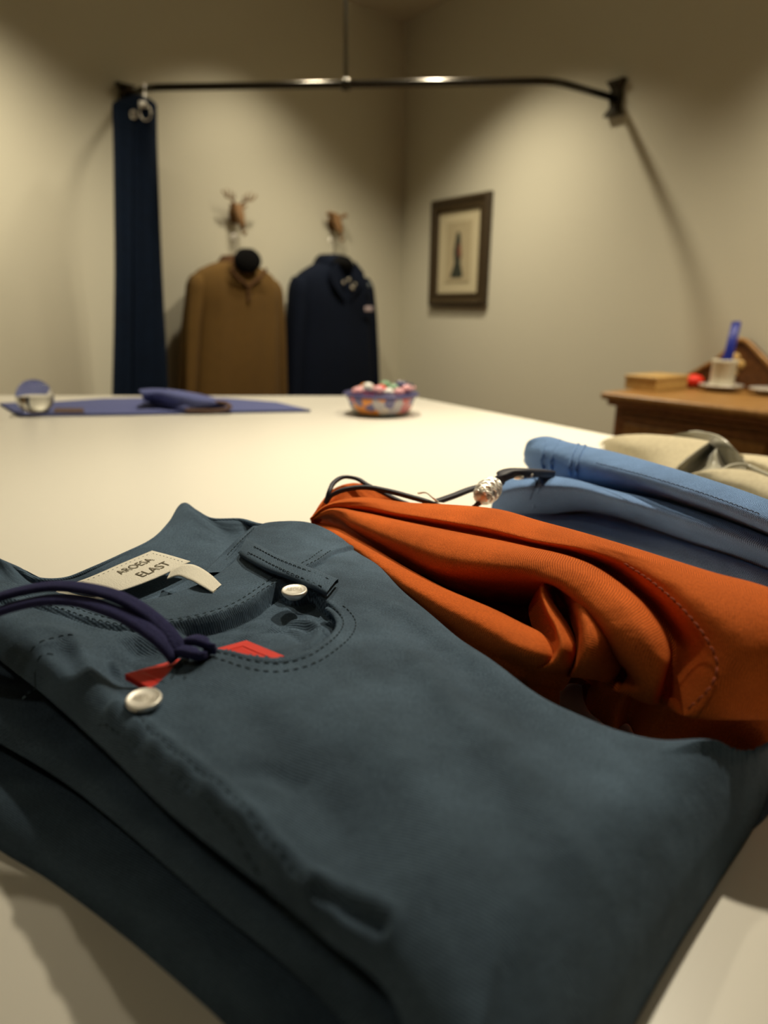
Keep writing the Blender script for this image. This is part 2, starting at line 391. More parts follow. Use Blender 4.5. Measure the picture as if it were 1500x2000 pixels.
# ------------------------------------------------------------------ the room
def quad(name, pts, m, kind='structure', thick=None):
    b = MB(); b.add(pts, [(0, 1, 2, 3)]); o = b.build(name, m, smooth=False)
    o['kind'] = kind
    return o
def wall(name, p, q, n):            # a thick wall between floor points p and q, n points into the room
    p, q, n = map(np.array, (p, q, n)); th = 0.08
    b = MB(); c = (p + q) / 2 - n * th / 2; c = np.array([c[0], c[1], CEIL / 2])
    b.box(c, (q - p) / 2, n * th / 2, (0, 0, CEIL / 2))
    o = b.build(name, M['wall'], smooth=False); o['kind'] = 'structure'; return o
c0 = CORNER * [1, 1, 0]
pR = c0 + ER * 4.6; pL = c0 + EL * 4.6; pB = pR + EL * 4.6
pB2 = pL + ER * 4.6
wall('wall_right', c0 - EL * 0.0, pR, NR)
wall('wall_left', c0, pL, NL)
nb = (c0 - pR); nb /= np.linalg.norm(nb); nc = (c0 - pL); nc /= np.linalg.norm(nc)
wall('wall_front', pR, pB, nb); wall('wall_back', pL, pB2, nc)
fb = MB(); fb.box(((c0 + pB) / 2) + np.array([0, 0, -0.04]), (4.2, 0, 0), (0, 4.2, 0), (0, 0, 0.04)); o = fb.build('floor', M['floor'], smooth=False); o['kind'] = 'structure'
fb = MB(); fb.box(((c0 + pB) / 2) + np.array([0, 0, CEIL + 0.04]), (4.2, 0, 0), (0, 4.2, 0), (0, 0, 0.04)); o = fb.build('ceiling', M['ceiling'], smooth=False); o['kind'] = 'structure'

# ------------------------------------------------------------------ display table
fr = P(800, 773)[:2]; fr2 = P(1190, 849)[:2]; fl = P(-10, 772)[:2]
er = (fr2 - fr) / np.linalg.norm(fr2 - fr); el = (fl - fr) / np.linalg.norm(fl - fr)
c1 = fr; c2 = fr + el * 1.25; c3 = fr + er * 2.3
c4 = c2 + np.array([0.25, -1.75])
t = thing('display_table', (0.1, 0.3, 0), 'large white lacquered table carrying the folded trousers and candy bowl', 'table')
b = MB(); 
top = [np.array([*q, TABLE]) for q in (c1, c2, c4, c3)]; bot = [q - [0, 0, 0.045] for q in top]
b.add(top + bot, [(0, 1, 2, 3), (7, 6, 5, 4), (0, 4, 5, 1), (1, 5, 6, 2), (2, 6, 7, 3), (3, 7, 4, 0)])
b.build('tabletop', M['table'], t, smooth=False, bevel=0.003)
ctr = sum((np.array(q) for q in (c1, c2, c3, c4)), np.zeros(2)) / 4
for q in (c1, c2, c3, c4):
    g = q + (ctr - q) * 0.12; b = MB(); b.box((g[0], g[1], (TABLE - 0.045) / 2), (0.035, 0, 0), (0, 0.035, 0), (0, 0, (TABLE - 0.045) / 2))
    b.build('leg', M['table'], t, smooth=False, bevel=0.003)

# ------------------------------------------------------------------ teal trousers
teal = thing('folded_trousers', P(500, 1400, 0), 'teal blue twill trousers folded in front, red tag in the pocket', 'trousers', 'folded cotton trousers on the table')
H1 = RBF([(-60, 1230, .047), (0, 1180, .045), (110, 1170, .043), (260, 1185, .041), (400, 1150, .042), (480, 1080, .044), (560, 1016, .048), (620, 1025, .046), (690, 1065, .041),
          (60, 1250, .049), (110, 1290, .0505), (180, 1270, .044), (90, 1390, .046), (200, 1480, .045), (330, 1590, .045), (480, 1700, .045), (700, 1900, .045),
          (300, 1368, .0460), (200, 1330, .0430), (400, 1400, .047), (400, 1292, .0485), (480, 1315, .0480), (560, 1320, .0475), (330, 1255, .0430), (500, 1230, .0440), (250, 1300, .0420), (320, 1310, .0445), (575, 1160, .0455), (700, 1165, .043), (700, 1300, .0475), (560, 1500, .0465),
          (800, 1250, .0435), (900, 1310, .0425), (1050, 1400, .041), (1250, 1460, .039), (1400, 1480, .038), (850, 1450, .0475), (1000, 1600, .046), (1200, 1600, .043), (1350, 1600, .040),
          (800, 1700, .0465), (1000, 1850, .045), (1150, 1800, .043), (900, 2000, .044), (640, 1120, .0465), (700, 1760, .044), (620, 1640, .0445)])
POCK = [(296, 1352), (325, 1334), (345, 1312), (368, 1285), (388, 1276), (412, 1275), (450, 1286), (495, 1299), (545, 1304), (592, 1294), (630, 1268), (655, 1236), (662, 1208), (650, 1188), (630, 1176), (603, 1160), (585, 1166), (560, 1162), (548, 1150),
        (500, 1180), (440, 1203), (380, 1216), (330, 1224), (260, 1224), (225, 1240), (205, 1275), (225, 1330), (260, 1352)]
POCKW = cr(wxy(POCK, .044) * 100, 240, closed=True) / 100
SEAM = wxy([(-80, 1195), (0, 1180), (40, 1181), (107, 1194), (187, 1213), (253, 1221), (333, 1221), (400, 1210), (470, 1190), (525, 1162), (560, 1141), (625, 1106), (652, 1080), (684, 1061), (720, 1040)], .044)
SEAMc = cr(SEAM * 100, 200) / 100
WB = np.vstack([SEAMc, wxy([(720, 980), (560, 960), (380, 1060), (100, 1100), (-100, 1100)], .044)])
FLY1 = cr(wxy([(262, 1395), (300, 1440), (370, 1500), (450, 1560), (520, 1625), (580, 1680), (630, 1725)], .045) * 100, 120) / 100
FLY2 = cr(wxy([(190, 1390), (240, 1425), (300, 1475), (370, 1530), (440, 1590), (510, 1660), (560, 1710), (620, 1760)], .045) * 100, 120) / 100
SLIT = cr(wxy([(615, 1715), (660, 1740), (700, 1765), (745, 1795)], .045) * 100, 60) / 100
COIN = cr(wxy([(425, 1272), (470, 1246), (515, 1227), (560, 1219), (600, 1227), (645, 1250), (610, 1310), (480, 1310)], .042) * 100, 120, closed=True) / 100
LEFTB = wxy([(330, 1226), (260, 1225), (222, 1240), (200, 1275), (222, 1330), (258, 1354)], .044)
HOL = wxy([(30, 1262), (90, 1245), (125, 1250), (145, 1275), (130, 1320), (100, 1330), (60, 1320)], .049)
rng = np.random.RandomState(3)
WAVES = [(rng.uniform(60, 190), rng.uniform(0, 2 * math.pi), rng.uniform(0, 6.28), rng.uniform(.00008, .00022)) for _ in range(14)]
_dd = wxy([(700, 1250), (1250, 1800)], .045); LD = (_dd[1] - _dd[0]) / np.linalg.norm(_dd[1] - _dd[0]); LN = np.array([-LD[1], LD[0]])
CREASES = [(cr(wxy(c_, .045) * 100, 60) / 100, a_, w_) for c_, a_, w_ in [
    ([(720, 1190), (820, 1300), (940, 1450), (1060, 1590), (1160, 1700)], .0016, .006),
    ([(760, 1180), (900, 1290), (1050, 1420), (1250, 1560)], -.0010, .007),
    ([(620, 1330), (720, 1450), (850, 1600), (960, 1760), (1040, 1900)], .0010, .008),
    ([(420, 1350), (520, 1450), (640, 1580), (760, 1720)], -.0012, .006),
    ([(460, 1520), (520, 1510), (590, 1540)], -.0014, .0035),
    ([(330, 1560), (400, 1560), (470, 1600), (520, 1615)], .0012, .0035),
    ([(380, 1590), (450, 1640), (560, 1700)], -.0010, .004),
    ([(60, 1225), (105, 1232), (140, 1245), (165, 1290), (215, 1380), (250, 1420)], .0022, .004),
    ([(20, 1290), (60, 1380), (150, 1460), (270, 1570)], .0012, .006),
    ([(100, 1262), (135, 1290), (150, 1330)], -.0030, .0045),
    ([(200, 1250), (215, 1300), (250, 1340)], -.0012, .0035),
    ([(222, 1268), (228, 1290), (250, 1312)], .0022, .0022), ([(232, 1270), (265, 1286), (305, 1290)], .0018, .0022), ([(240, 1280), (270, 1298), (300, 1302)], -.0012, .0016),
    ([(560, 1190), (600, 1200), (640, 1222)], .0022, .0024), ([(600, 1195), (625, 1225), (600, 1262)], .0016, .0024), ([(520, 1205), (560, 1212), (600, 1240)], -.0010, .0020), ([(380, 1240), (450, 1225), (540, 1195)], .0012, .003),
    ([(660, 1150), (760, 1170), (900, 1250), (1050, 1350)], .0010, .005),
    ([(850, 1800), (1000, 1780), (1200, 1650)], .0008, .012)]]
def h_teal(X):
    z = H1(X)
    for f_, a_, p_, m_ in WAVES: z = z + m_ * np.sin(f_ * (X @ np.array([math.cos(a_), math.sin(a_)])) + p_)
    for c_, a_, w_ in CREASES:
        d, _, near, v = seg_dist(X, c_, np.linspace(0, 1, len(c_))[:, None], closed=False)
        z = z + 1.45 * a_ * np.exp(-(d / w_) ** 2) * np.sin(np.pi * np.clip(v[:, 0], 0, 1)) ** 0.6
    d, ins, _, _ = seg_dist(X, POCKW); sd = np.where(ins, d, -d)
    dl_, _, _, _ = seg_dist(X, LEFTB, closed=False); wl = smst(.0005, .009, dl_)
    z = z - 0.0050 * wl * smst(-0.0001, 0.0007, sd) + 0.0006 * np.exp(-((sd + .0016) / .0011) ** 2)
    # puckers inside the pocket
    z = z + np.where(ins, 1, 0) * smst(0.001, 0.004, sd) * (0.00035 * np.sin(X @ LD * 420 + 3 * np.sin(X @ LN * 160)) )
    d, cin, _, _ = seg_dist(X, COIN); z = z + 0.0014 * smst(-.0004, .0006, np.where(cin, d, -d)) * np.where(ins, 1, 0)
    # waistband is a doubled band with a rolled lower edge
    d, ins, _, _ = seg_dist(X, WB); sd = np.where(ins, d, -d)
    z = z + 0.0010 * smst(-0.0003, 0.0006, sd) + 0.0007 * np.exp(-((sd - .0008) / .0007) ** 2) - 0.0007 * np.exp(-((sd + .0008) / .0006) ** 2)
    z = z - 0.0004 * np.exp(-((sd - .0062) / .0005) ** 2)
    for c_, s_ in ((FLY1, 1), (FLY2, 1)):
        d, _, near, v = seg_dist(X, c_, np.linspace(0, 1, len(c_))[:, None], closed=False)
        pk = 1 + 0.55 * np.sin(v[:, 0] * 75) 
        z = z - 0.0009 * np.exp(-(d / .0007) ** 2)
    dm, _, _, v = seg_dist(X, (FLY1 + FLY2) / 2, np.linspace(0, 1, len(FLY1))[:, None], closed=False)
    z = z + (0.0021 + 0.0007 * np.sin(v[:, 0] * 46 + 2)) * np.exp(-(dm / .0042) ** 4)
    d, _, _, _ = seg_dist(X, SLIT, closed=False)
    z = z - 0.0024 * np.exp(-(d / .0009) ** 2) + 0.0010 * np.exp(-((d - .0028) / .0014) ** 2)
    return z
TOP = [(-70, 1160, .04, .034, .0022, .0), (60, 1160, .04, .032, .0022, 0), (130, 1172, .04, .032, .0022, 0), (215, 1177, .04, .032, .0022, 0), (290, 1172, .04, .032, .0022, 0), (373, 1147, .041, .032, .0022, 0),
       (430, 1118, .042, .033, .0022, 0), (465, 1082, .043, .036, .0022, 0), (483, 1052, .044, .038, .0025, 0), (510, 1027, .046, .04, .003, 0), (560, 1014, .048, .032, .006, .001), (605, 1018, .047, .025, .008, .003), (650, 1038, .044, .015, .01, .006), (688, 1066, .041, .006, .012, .009)]
O1 = TOP + [(784, 1152, .040, .003, .014, .011), (880, 1228, .040, .003, .014, .011), (980, 1305, .040, .003, .014, .011), (1060, 1362, .039, .003, .014, .011), (1138, 1400, .038, .003, .014, .011), (1212, 1425, .038, .003, .013, .010), (1290, 1447, .037, .003, .013, .01),
     (1380, 1440, .037, .001, .012, .009), (1450, 1448, .036, .001, .012, .008), (1506, 1500, .001, .001, .014, 0), (1498, 1560, .001, .001, .016, 0), (1470, 1620, .001, .001, .018, 0), (1405, 1722, .001, .001, .02, 0), (1325, 1850, .001, .001, .02, 0), (1240, 2000, .001, .001, .02, 0), (1150, 2180, .001, .001, .02, 0), (1060, 2400, .001, .001, .02, 0),
     (900, 2400, .012, .012, .012, 0), (772, 1966, .034, .034, .010, 0), (625, 1828, .035, .035, .010, 0), (562, 1772, .035, .035, .010, 0), (472, 1700, .035, .035, .010, 0), (334, 1590, .036, .036, .010, 0), (200, 1460, .036, .036, .010, 0), (94, 1364, .035, .035, .010, 0), (8, 1296, .034, .034, .010, 0), (-70, 1235, .034, .034, .010, 0), (-110, 1200, .034, .034, .01, 0)]
def wn(o):
    q = o.modifiers.new('weighted', 'WEIGHTED_NORMAL'); q.mode = 'FACE_AREA'; q.weight = 80; q.keep_sharp = False
S1 = Slab(O1, h_teal, 400, skirt=True)
b = MB(); S1.mesh(0.00075, b); front = b.build('front_panel', M['teal'], teal); wn(front)
def h2(X):
    return H2(X) + sum(m_ * 1.5 * np.sin(f_ * .8 * (X @ np.array([math.cos(a_), math.sin(a_)])) + p_) for f_, a_, p_, m_ in WAVES)
H2 = RBF([(0, 1400, .0245), (-60, 1330, .026), (100, 1520, .0235), (240, 1640, .023), (400, 1780, .0225), (600, 1900, .022), (60, 1400, .0225), (150, 1480, .0215), (300, 1600, .021), (300, 1500, .021), (600, 1500, .020), (900, 1700, .020), (800, 1300, .020)])
S2 = Slab([(-120, 1290, .015, .015, .008, 0), (-60, 1420, .014, .014, .009, 0), (0, 1452, .016, .016, .007, 0), (120, 1524, .016, .016, .007, 0), (240, 1618, .016, .016, .007, 0), (336, 1702, .015, .015, .007, 0), (430, 1784, .014, .014, .007, 0), (560, 1890, .014, .014, .007, 0), (700, 2040, .012, .012, .007, 0), (850, 2350, .008, .008, .009, 0),
           (1000, 2250, .012, .004, .01, 0), (1200, 1800, .012, .004, .01, 0), (1300, 1550, .012, .004, .01, 0), (1000, 1350, .02, .004, .01, 0), (750, 1180, .02, .006, .01, 0), (400, 1220, .02, .008, .01, 0), (0, 1230, .02, .01, .01, 0)], h2, skirt=True)
b = MB(); S2.mesh(0.0014, b); wn(b.build('folded_leg', M['teal_side'], teal))
H3 = RBF([(0, 1600, .0095), (0, 1500, .0075), (200, 1780, .009), (200, 1650, .0072), (-100, 1500, .0085), (400, 1920, .009), (600, 2000, .009), (300, 1600, .008), (700, 1500, .008), (1000, 1700, .008)])
def h3(X): return H3(X) + sum(m_ * 1.2 * np.sin(f_ * .6 * (X @ np.array([math.cos(a_), math.sin(a_)])) + p_ + 1) for f_, a_, p_, m_ in WAVES)
S3 = Slab([(-200, 1480, .0, .0, .007, 0), (-80, 1600, .0, .0, .007, 0), (0, 1662, .0, .0, .007, 0), (90, 1716, .0, .0, .007, 0), (240, 1828, .0, .0, .007, 0), (360, 1930, .0, .0, .007, 0), (444, 2008, .0, .0, .007, 0), (600, 2200, .0, .0, .007, 0), (760, 2500, .0, .0, .007, 0),
           (1000, 2200, .004, .0, .01, 0), (1180, 1850, .004, .0, .01, 0), (1280, 1600, .004, .0, .01, 0), (1000, 1400, .01, .0, .01, 0), (700, 1250, .01, .0, .01, 0), (300, 1300, .01, .0, .01, 0), (-100, 1380, .01, .0, .01, 0)], h3)
b = MB(); S3.mesh(0.0018, b); wn(b.build('folded_leg', M['teal'], teal))

# back waistband seen from the inside
A0 = [P(*p) for p in [(-60, 1050, .030), (0, 1094, .033), (40, 1112, .033), (75, 1131, .031), (130, 1131, .031), (180, 1112, .034), (240, 1085, .036), (300, 1055, .037), (335, 1020, .040), (360, 985, .044), (385, 1000, .043), (415, 1015, .042), (470, 1016, .043), (510, 1026, .044), (560, 1030, .042)]]
A1 = [P(*p) for p in [(-60, 1120, .030), (0, 1125, .031), (40, 1140, .031), (75, 1148, .029), (130, 1150, .029), (180, 1138, .031), (240, 1122, .033), (300, 1100, .033), (345, 1085, .034), (390, 1070, .036), (420, 1060, .037), (445, 1050, .037), (480, 1045, .039), (510, 1040, .040), (560, 1045, .040)]]
A2 = [P(*p) for p in [(-60, 1160, .029), (0, 1170, .029), (40, 1180, .029), (75, 1185, .028), (130, 1190, .028), (180, 1195, .028), (240, 1195, .029), (300, 1185, .030), (345, 1175, .031), (390, 1160, .032), (420, 1140, .034), (445, 1120, .035), (480, 1095, .037), (510, 1075, .038), (560, 1060, .038)]]
Am = [a + np.array([0, 0.002, -0.010]) for a in A0]
b = MB(); G = loft([Am, A0, A1, A2], 220, 40); b.grid(G); b.build('back_waistband', M['teal_side'], teal)
# rolled binding along its edge
b = MB(); e = cr(A0, 160); b.tube(e + [0, -0.001, 0.0], 0.0014, n=8); b.build('waistband_edge', M['teal'], teal)
# inner side seam and belt loop
def strip(ctr, wvec, th, mb, n=40, nw=8, crown=0.0):
    c = cr(ctr, n); W = cr(wvec, n)
    G = []
    for i in range(n):
        row = []
        for s_ in np.linspace(-1, 1, nw): row.append(c[i] + W[i] * s_ + [0, 0, crown * (1 - s_ ** 4)])
        for s_ in np.linspace(1, -1, nw): row.append(c[i] + W[i] * s_ - [0, 0, th])
        G.append(row)
    mb.grid(np.array(G), close=True)
b = MB(); strip([P(512, 1026, .0455), P(478, 1055, .044), P(448, 1085, .040), P(415, 1118, .0385)], [(.0045, .001, 0)] * 4, .002, b); b.build('inner_seam', M['teal'], teal)
b = MB(); strip([P(475, 1064, .0470), P(498, 1078, .0495), P(540, 1099, .0505), P(585, 1116, .0508), P(620, 1130, .0502), P(650, 1144, .0482)],
                [.5 * (P(483, 1050, .048) - P(468, 1080, .048)), .5 * (P(508, 1066, .05) - P(488, 1090, .05)), .5 * (P(550, 1087, .05) - P(530, 1110, .05)), .5 * (P(596, 1105, .05) - P(574, 1130, .05)), .5 * (P(630, 1117, .05) - P(609, 1142, .05)), .5 * (P(662, 1130, .048) - P(640, 1157, .048))], .0016, b, crown=.0006)
for v in (0,): pass
WV = 0.42
b.v = [tuple(x) for x in b.v]
lo = b.build('belt_loop', M['teal'], teal)
# narrow the loop a little about its centre line
# stitching
ht = lambda q: S1.z(q)
b = MB()
def off(poly, d):
    e = np.gradient(poly, axis=0); n_ = np.stack([-e[:, 1], e[:, 0]], 1); n_ /= np.linalg.norm(n_, axis=1)[:, None]; return poly + n_ * d
def hemz(q, nrm): return S1.z(q - nrm * .0022)
def dec(p, n=30): return p[np.linspace(0, len(p) - 1, n).astype(int)]
edge = cr(wxy(POCK[0:15], .0455) * 100, 120) / 100
eh = edge[4:-3]; gh = np.gradient(eh, axis=0); nh = np.stack([-gh[:, 1], gh[:, 0]], 1); nh /= np.linalg.norm(nh, axis=1)[:, None]
zz_ = np.maximum(S1.z(eh + nh * .0020), S1.z(eh - nh * .0020)); kk_ = np.ones(9) / 9; zz_ = np.convolve(np.pad(zz_, 4, mode='edge'), kk_, 'valid')
hb = MB(); hb.tube(np.column_stack([eh, zz_ + TABLE - .0008]), .00125, n=10, flat=.9); hb.build('pocket_hem', M['teal'], teal)
for d_ in (-.0016, -.0062): stitches(b, dec(off(edge[6:-4], -d_ if False else d_), 40), ht)
sd_ = .0012; stitches(b, dec(off(SEAMc[20:-30], sd_), 50), ht); stitches(b, dec(off(SEAMc[20:-30], .0062), 50), ht)
for c_ in (FLY1, FLY2): stitches(b, dec(c_, 30), ht, ln=.0022)
stitches(b, wxy([(55, 1248), (80, 1240), (110, 1231), (150, 1229)], .049), ht)
stitches(b, wxy([(30, 1290), (70, 1262), (110, 1255)], .049), ht)
b.build('stitching', M['tealthread'], teal)
# tiny stitched rows on belt loop and seam
b = MB()
def st3(mb, pts, ln=.002, gap=.0009, r=.0002):
    c = cr(pts, 400); L = np.concatenate([[0], np.cumsum(np.linalg.norm(np.diff(c, axis=0), axis=1))]); s0 = 0
    while s0 + ln < L[-1]:
        q = np.linspace(s0, s0 + ln, 4); pp = np.stack([np.interp(q, L, c[:, k]) for k in range(3)], 1)
        mb.tube(pp + np.array([[0, 0, -.0003], [0, 0, .0001], [0, 0, .0001], [0, 0, -.0003]]), r, n=6); s0 += ln + gap
st3(b, [P(496, 1067, .0503), P(545, 1092, .0515), P(590, 1110, .0517), P(645, 1132, .0497)])
st3(b, [P(484, 1078, .0500), P(533, 1103, .0513), P(577, 1123, .0516), P(634, 1148, .0496)])
st3(b, [P(497, 1030, .0462), P(468, 1058, .0448), P(438, 1090, .0408)]); st3(b, [P(520, 1030, .0462), P(489, 1058, .0448), P(460, 1085, .042)])
b.build('stitching', M['tealthread'], lo)
def text_on(body, u0, u1, v0, v1, fn, m, parent, name='lettering'):
    fc = bpy.data.curves.new(name, 'FONT'); fc.body = body; fc.size = 1; fo = bpy.data.objects.new(name, fc); C.objects.link(fo)
    dg = bpy.context.evaluated_depsgraph_get(); me = bpy.data.meshes.new_from_object(fo.evaluated_get(dg)); bpy.data.objects.remove(fo)
    co = np.array([v.co[:] for v in me.vertices]); mn = co.min(0); mx = co.max(0)
    vs = [fn(u0 + (p[0] - mn[0]) / (mx[0] - mn[0]) * (u1 - u0), v1 - (p[1] - mn[1]) / (mx[1] - mn[1]) * (v1 - v0)) for p in co]
    b = MB(); b.add(vs, [tuple(p.vertices) for p in me.polygons]); return b.build(name, m, parent, smooth=False)
def rivet(px, py, z, rad, tilt):
    c = P(px, py, z); n = np.array([tilt[0], tilt[1], 1.0]); n /= np.linalg.norm(n)
    X = np.cross(n, (0, 1, 0.)); X /= np.linalg.norm(X); Y = np.cross(n, X)
    b = MB(); b.lathe([(rad * .6, -.0028), (rad * .92, -.0012), (rad, -.0004), (rad, .0002), (rad * .95, .0007), (rad * .88, .0006), (rad * .8, .0004), (rad * .4, .00055), (1e-5, .0006)], c, 40, ax=(X, Y, n))
    o = b.build('rivet', M['silver'], teal); o['label'] = 'round silver rivet'
    text_on('AROSA', -.62, .62, -.22, .30, lambda u, v: c - X * u * rad + Y * v * rad + n * .0009, M['silverdark'], o)
rivet(281, 1366, .0485, .0050, (0.03, -0.06)); rivet(575, 1154, .0492, .0051, (0.0, -0.03))
# label inside the waistband
LB = [[P(108, 1152, .0330), P(170, 1131, .0365), P(235, 1103, .0385), P(297, 1077, .0400)],
      [P(150, 1158, .0335), P(205, 1142, .0365), P(270, 1115, .0385), P(335, 1087, .0400)],
      [P(190, 1167, .0335), P(240, 1154, .0360), P(305, 1130, .0375), P(372, 1098, .0395)]]
b = MB(); G = loft(LB, 60, 24); b.grid(G); lab = b.build('care_label', M['label'], teal, solid=.0005); lab['label'] = 'off white printed label inside the waistband'
def on_label(u, v, lift=.0008):     # u along, v across (0 far .. 1 near)
    i = u * 59; j = v * 23; i0 = min(int(i), 58); j0 = min(int(j), 22); a = i - i0; c_ = j - j0
    p = (G[j0, i0] * (1 - a) + G[j0, i0 + 1] * a) * (1 - c_) + (G[j0 + 1, i0] * (1 - a) + G[j0 + 1, i0 + 1] * a) * c_
    return p + np.array([0, 0, lift])
text_on('AROESA', .46, .84, .24, .44, on_label, M['ink'], lab)
text_on('ELAST', .52, .86, .62, .82, on_label, M['ink'], lab)
b = MB()
for v_ in (.10,): st3(b, [on_label(u, v_, .0004) for u in (.05, .3, .6, .95)], ln=.0016, gap=.0008, r=.00016)
st3(b, [on_label(.95, v, .0004) for v in (.12, .5, .92)], ln=.0016, gap=.0008, r=.00016)
b.build('label_stitching', M['tealthread'], lab)
b = MB(); strip([P(330, 1122, .0395), P(352, 1113, .0430), P(378, 1118, .0450), P(402, 1132, .0450), P(424, 1149, .0440)],
                [(P(335, 1114, .04) - P(330, 1124, .04)) * .8, (P(365, 1108, .04) - P(358, 1122, .04)) * .8, (P(385, 1110, .04) - P(378, 1124, .04)) * .9, (P(412, 1124, .04) - P(398, 1138, .04)) * .7, (P(432, 1146, .04) - P(420, 1156, .04)) * .7], .0005, b)
o = b.build('ribbon', M['label'], lab); o['label'] = 'loose end of white ribbon'
b = MB(); strip([P(112, 1153, .0355), P(150, 1166, .037), P(185, 1170, .037), P(214, 1163, .037)], [(0, .0022, 0)] * 4, .0005, b); b.build('ribbon', M['label'], lab)

# ------------------------------------------------------------------ red tag with suede cord
rt_ = thing('hang_tag', P(390, 1290, .044), 'red textured card tag tucked in the teal trouser pocket, navy suede cord', 'tag')
zt = .0462
tc = [P(243, 1316, zt + .0006), P(481, 1250, zt - .0009), P(556, 1281, zt - .0008), P(296, 1346, zt + .0004)]
b = MB(); n_ = 60
dn = np.array([0, 0, -.0022])
b.add(tc + [q + dn for q in tc], [(0, 1, 2, 3), (7, 6, 5, 4), (0, 4, 5, 1), (1, 5, 6, 2), (2, 6, 7, 3), (3, 7, 4, 0)])
card = b.build('card', M['red'], rt_, smooth=False, bevel=.0002)
b = MB()
def bil(u, v): return (tc[0] * (1 - u) + tc[1] * u) * (1 - v) + (tc[3] * (1 - u) + tc[2] * u) * v
for v in np.linspace(.28, .9, 12): b.tube([bil(.13, v), bil(.87, v)], .00012, n=4)
for a_, c_ in (((.1, .2), (.9, .2)), ((.1, .2), (.1, .95)), ((.9, .2), (.9, .95))): b.tube([bil(*a_), bil(*c_)], .0003, n=4)
b.build('embossing', M['red'], card)
def cord3(pts, r, name, m, parent, flat=.55, up=None, n=120, square=True):
    b = MB(); b.tube(cr(pts, n), r, n=12, flat=flat, up=up, square=square); return b.build(name, m, parent)
cord3([P(352, 1283, .0500), P(345, 1262, .053), P(318, 1225, .058), P(280, 1193, .063), P(230, 1166, .067), P(170, 1150, .069), P(100, 1145, .069), P(30, 1157, .067), P(-60, 1185, .062), P(-170, 1215, .048), P(-300, 1225, .020), P(-420, 1215, .003), P(-520, 1200, .003)], .0027, 'cord', M['suede'], rt_, flat=.35)
cord3([P(344, 1288, .0500), P(330, 1270, .053), P(300, 1240, .058), P(255, 1210, .062), P(205, 1188, .065), P(150, 1173, .066), P(90, 1172, .066), P(30, 1184, .064), P(-60, 1215, .059), P(-170, 1245, .046), P(-290, 1255, .018), P(-400, 1245, .003), P(-500, 1225, .003)], .0027, 'cord', M['suede'], rt_, flat=.35)
b = MB(); b.tube(cr([P(335, 1280, .049), P(355, 1272, .052), P(385, 1278, .052), P(400, 1282, .047)], 40), .0019, n=12, flat=.7, square=True)
b.tube(cr([P(365, 1276, .0495), P(362, 1256, .052), P(382, 1250, .054), P(405, 1258, .053), P(412, 1272, .049)], 40), .0019, n=12, flat=.6, square=True)
b.build('knot', M['suede'], rt_)

# ------------------------------------------------------------------ orange trousers
def q2(l):                          # crop measurements -> picture -> place
    return [P(600 + x / 1.6667, 820 + y / 1.6667, z) for x, y, z in l]
def sh(l, d): return [np.array(p) + np.array(d) for p in l]
orange = thing('folded_trousers', P(1050, 1250, 0), 'bright rust orange twill trousers lying between the teal and blue pairs', 'trousers', 'folded cotton trousers on the table')
K1 = q2([(8, 322, .040), (60, 282, .047), (150, 266, .051), (300, 282, .053), (450, 290, .056), (600, 305, .059), (750, 348, .062), (900, 390, .065), (1050, 436, .067), (1200, 485, .068), (1350, 533, .068), (1520, 580, .068), (1700, 660, .066), (1760, 800, .056), (1760, 985, .036)])
K1a = q2([(9, 323, .040), (62, 284, .0465), (160, 274, .050), (300, 294, .0525), (450, 312, .0555), (600, 332, .0585), (750, 372, .0615), (900, 406, .0645), (1050, 452, .066), (1220, 545, .066), (1370, 660, .063), (1460, 780, .056), (1500, 880, .046), (1500, 977, .034)])
K1b = q2([(9, 324, .039), (66, 287, .046), (170, 283, .049), (300, 306, .0515), (450, 330, .0545), (600, 356, .0575), (750, 394, .0605), (900, 424, .063), (1030, 470, .0635), (1140, 545, .062), (1250, 650, .059), (1320, 750, .054), (1325, 850, .047), (1260, 970, .034)])
K2 = q2([(9, 325, .036), (70, 291, .043), (180, 298, .045), (300, 322, .046), (450, 350, .049), (600, 378, .052), (750, 410, .055), (880, 442, .055), (960, 476, .053), (1060, 550, .050), (1140, 630, .046), (1195, 735, .040), (1180, 820, .034), (1150, 925, .026)])
K3 = q2([(10, 326, .038), (66, 296, .046), (160, 312, .050), (300, 350, .054), (450, 386, .057), (600, 422, .060), (750, 452, .063), (870, 490, .064), (980, 555, .062), (1060, 635, .059), (1120, 725, .054), (1150, 800, .048), (1135, 870, .040), (1110, 925, .030)])
K3b = q2([(10, 327, .038), (64, 303, .044), (155, 332, .048), (300, 392, .051), (450, 440, .054), (600, 470, .057), (740, 495, .0595), (830, 530, .060), (930, 610, .057), (1010, 700, .053), (1070, 790, .047), (1090, 840, .042), (1080, 890, .034), (1060, 905, .028)])
K4 = q2([(11, 328, .036), (62, 312, .040), (150, 352, .043), (300, 430, .044), (450, 496, .046), (600, 520, .048), (720, 530, .050), (800, 545, .050), (890, 620, .047), (960, 710, .043), (1020, 790, .038), (1050, 830, .034), (1030, 870, .030), (1010, 885, .026)])
K5 = q2([(12, 330, .030), (70, 338, .028), (170, 388, .022), (300, 470, .016), (450, 550, .012), (600, 600, .010), (720, 610, .010), (800, 620, .012), (880, 680, .014), (950, 750, .014), (1000, 810, .014), (1010, 845, .014), (980, 870, .014), (960, 880, .012)])
L2 = q2([(13, 331, .033), (90, 345, .037), (200, 405, .039), (320, 478, .040), (450, 548, .041), (600, 612, .042), (700, 662, .043), (770, 700, .043), (805, 740, .040), (840, 785, .034)])
K6 = sh(L2, (.002, .018, -.020))
def tuck(l): return list(l) + [np.array(l[-1]) + [0, .016, -.003], np.array(l[-1]) + [0, .028, -.033]]
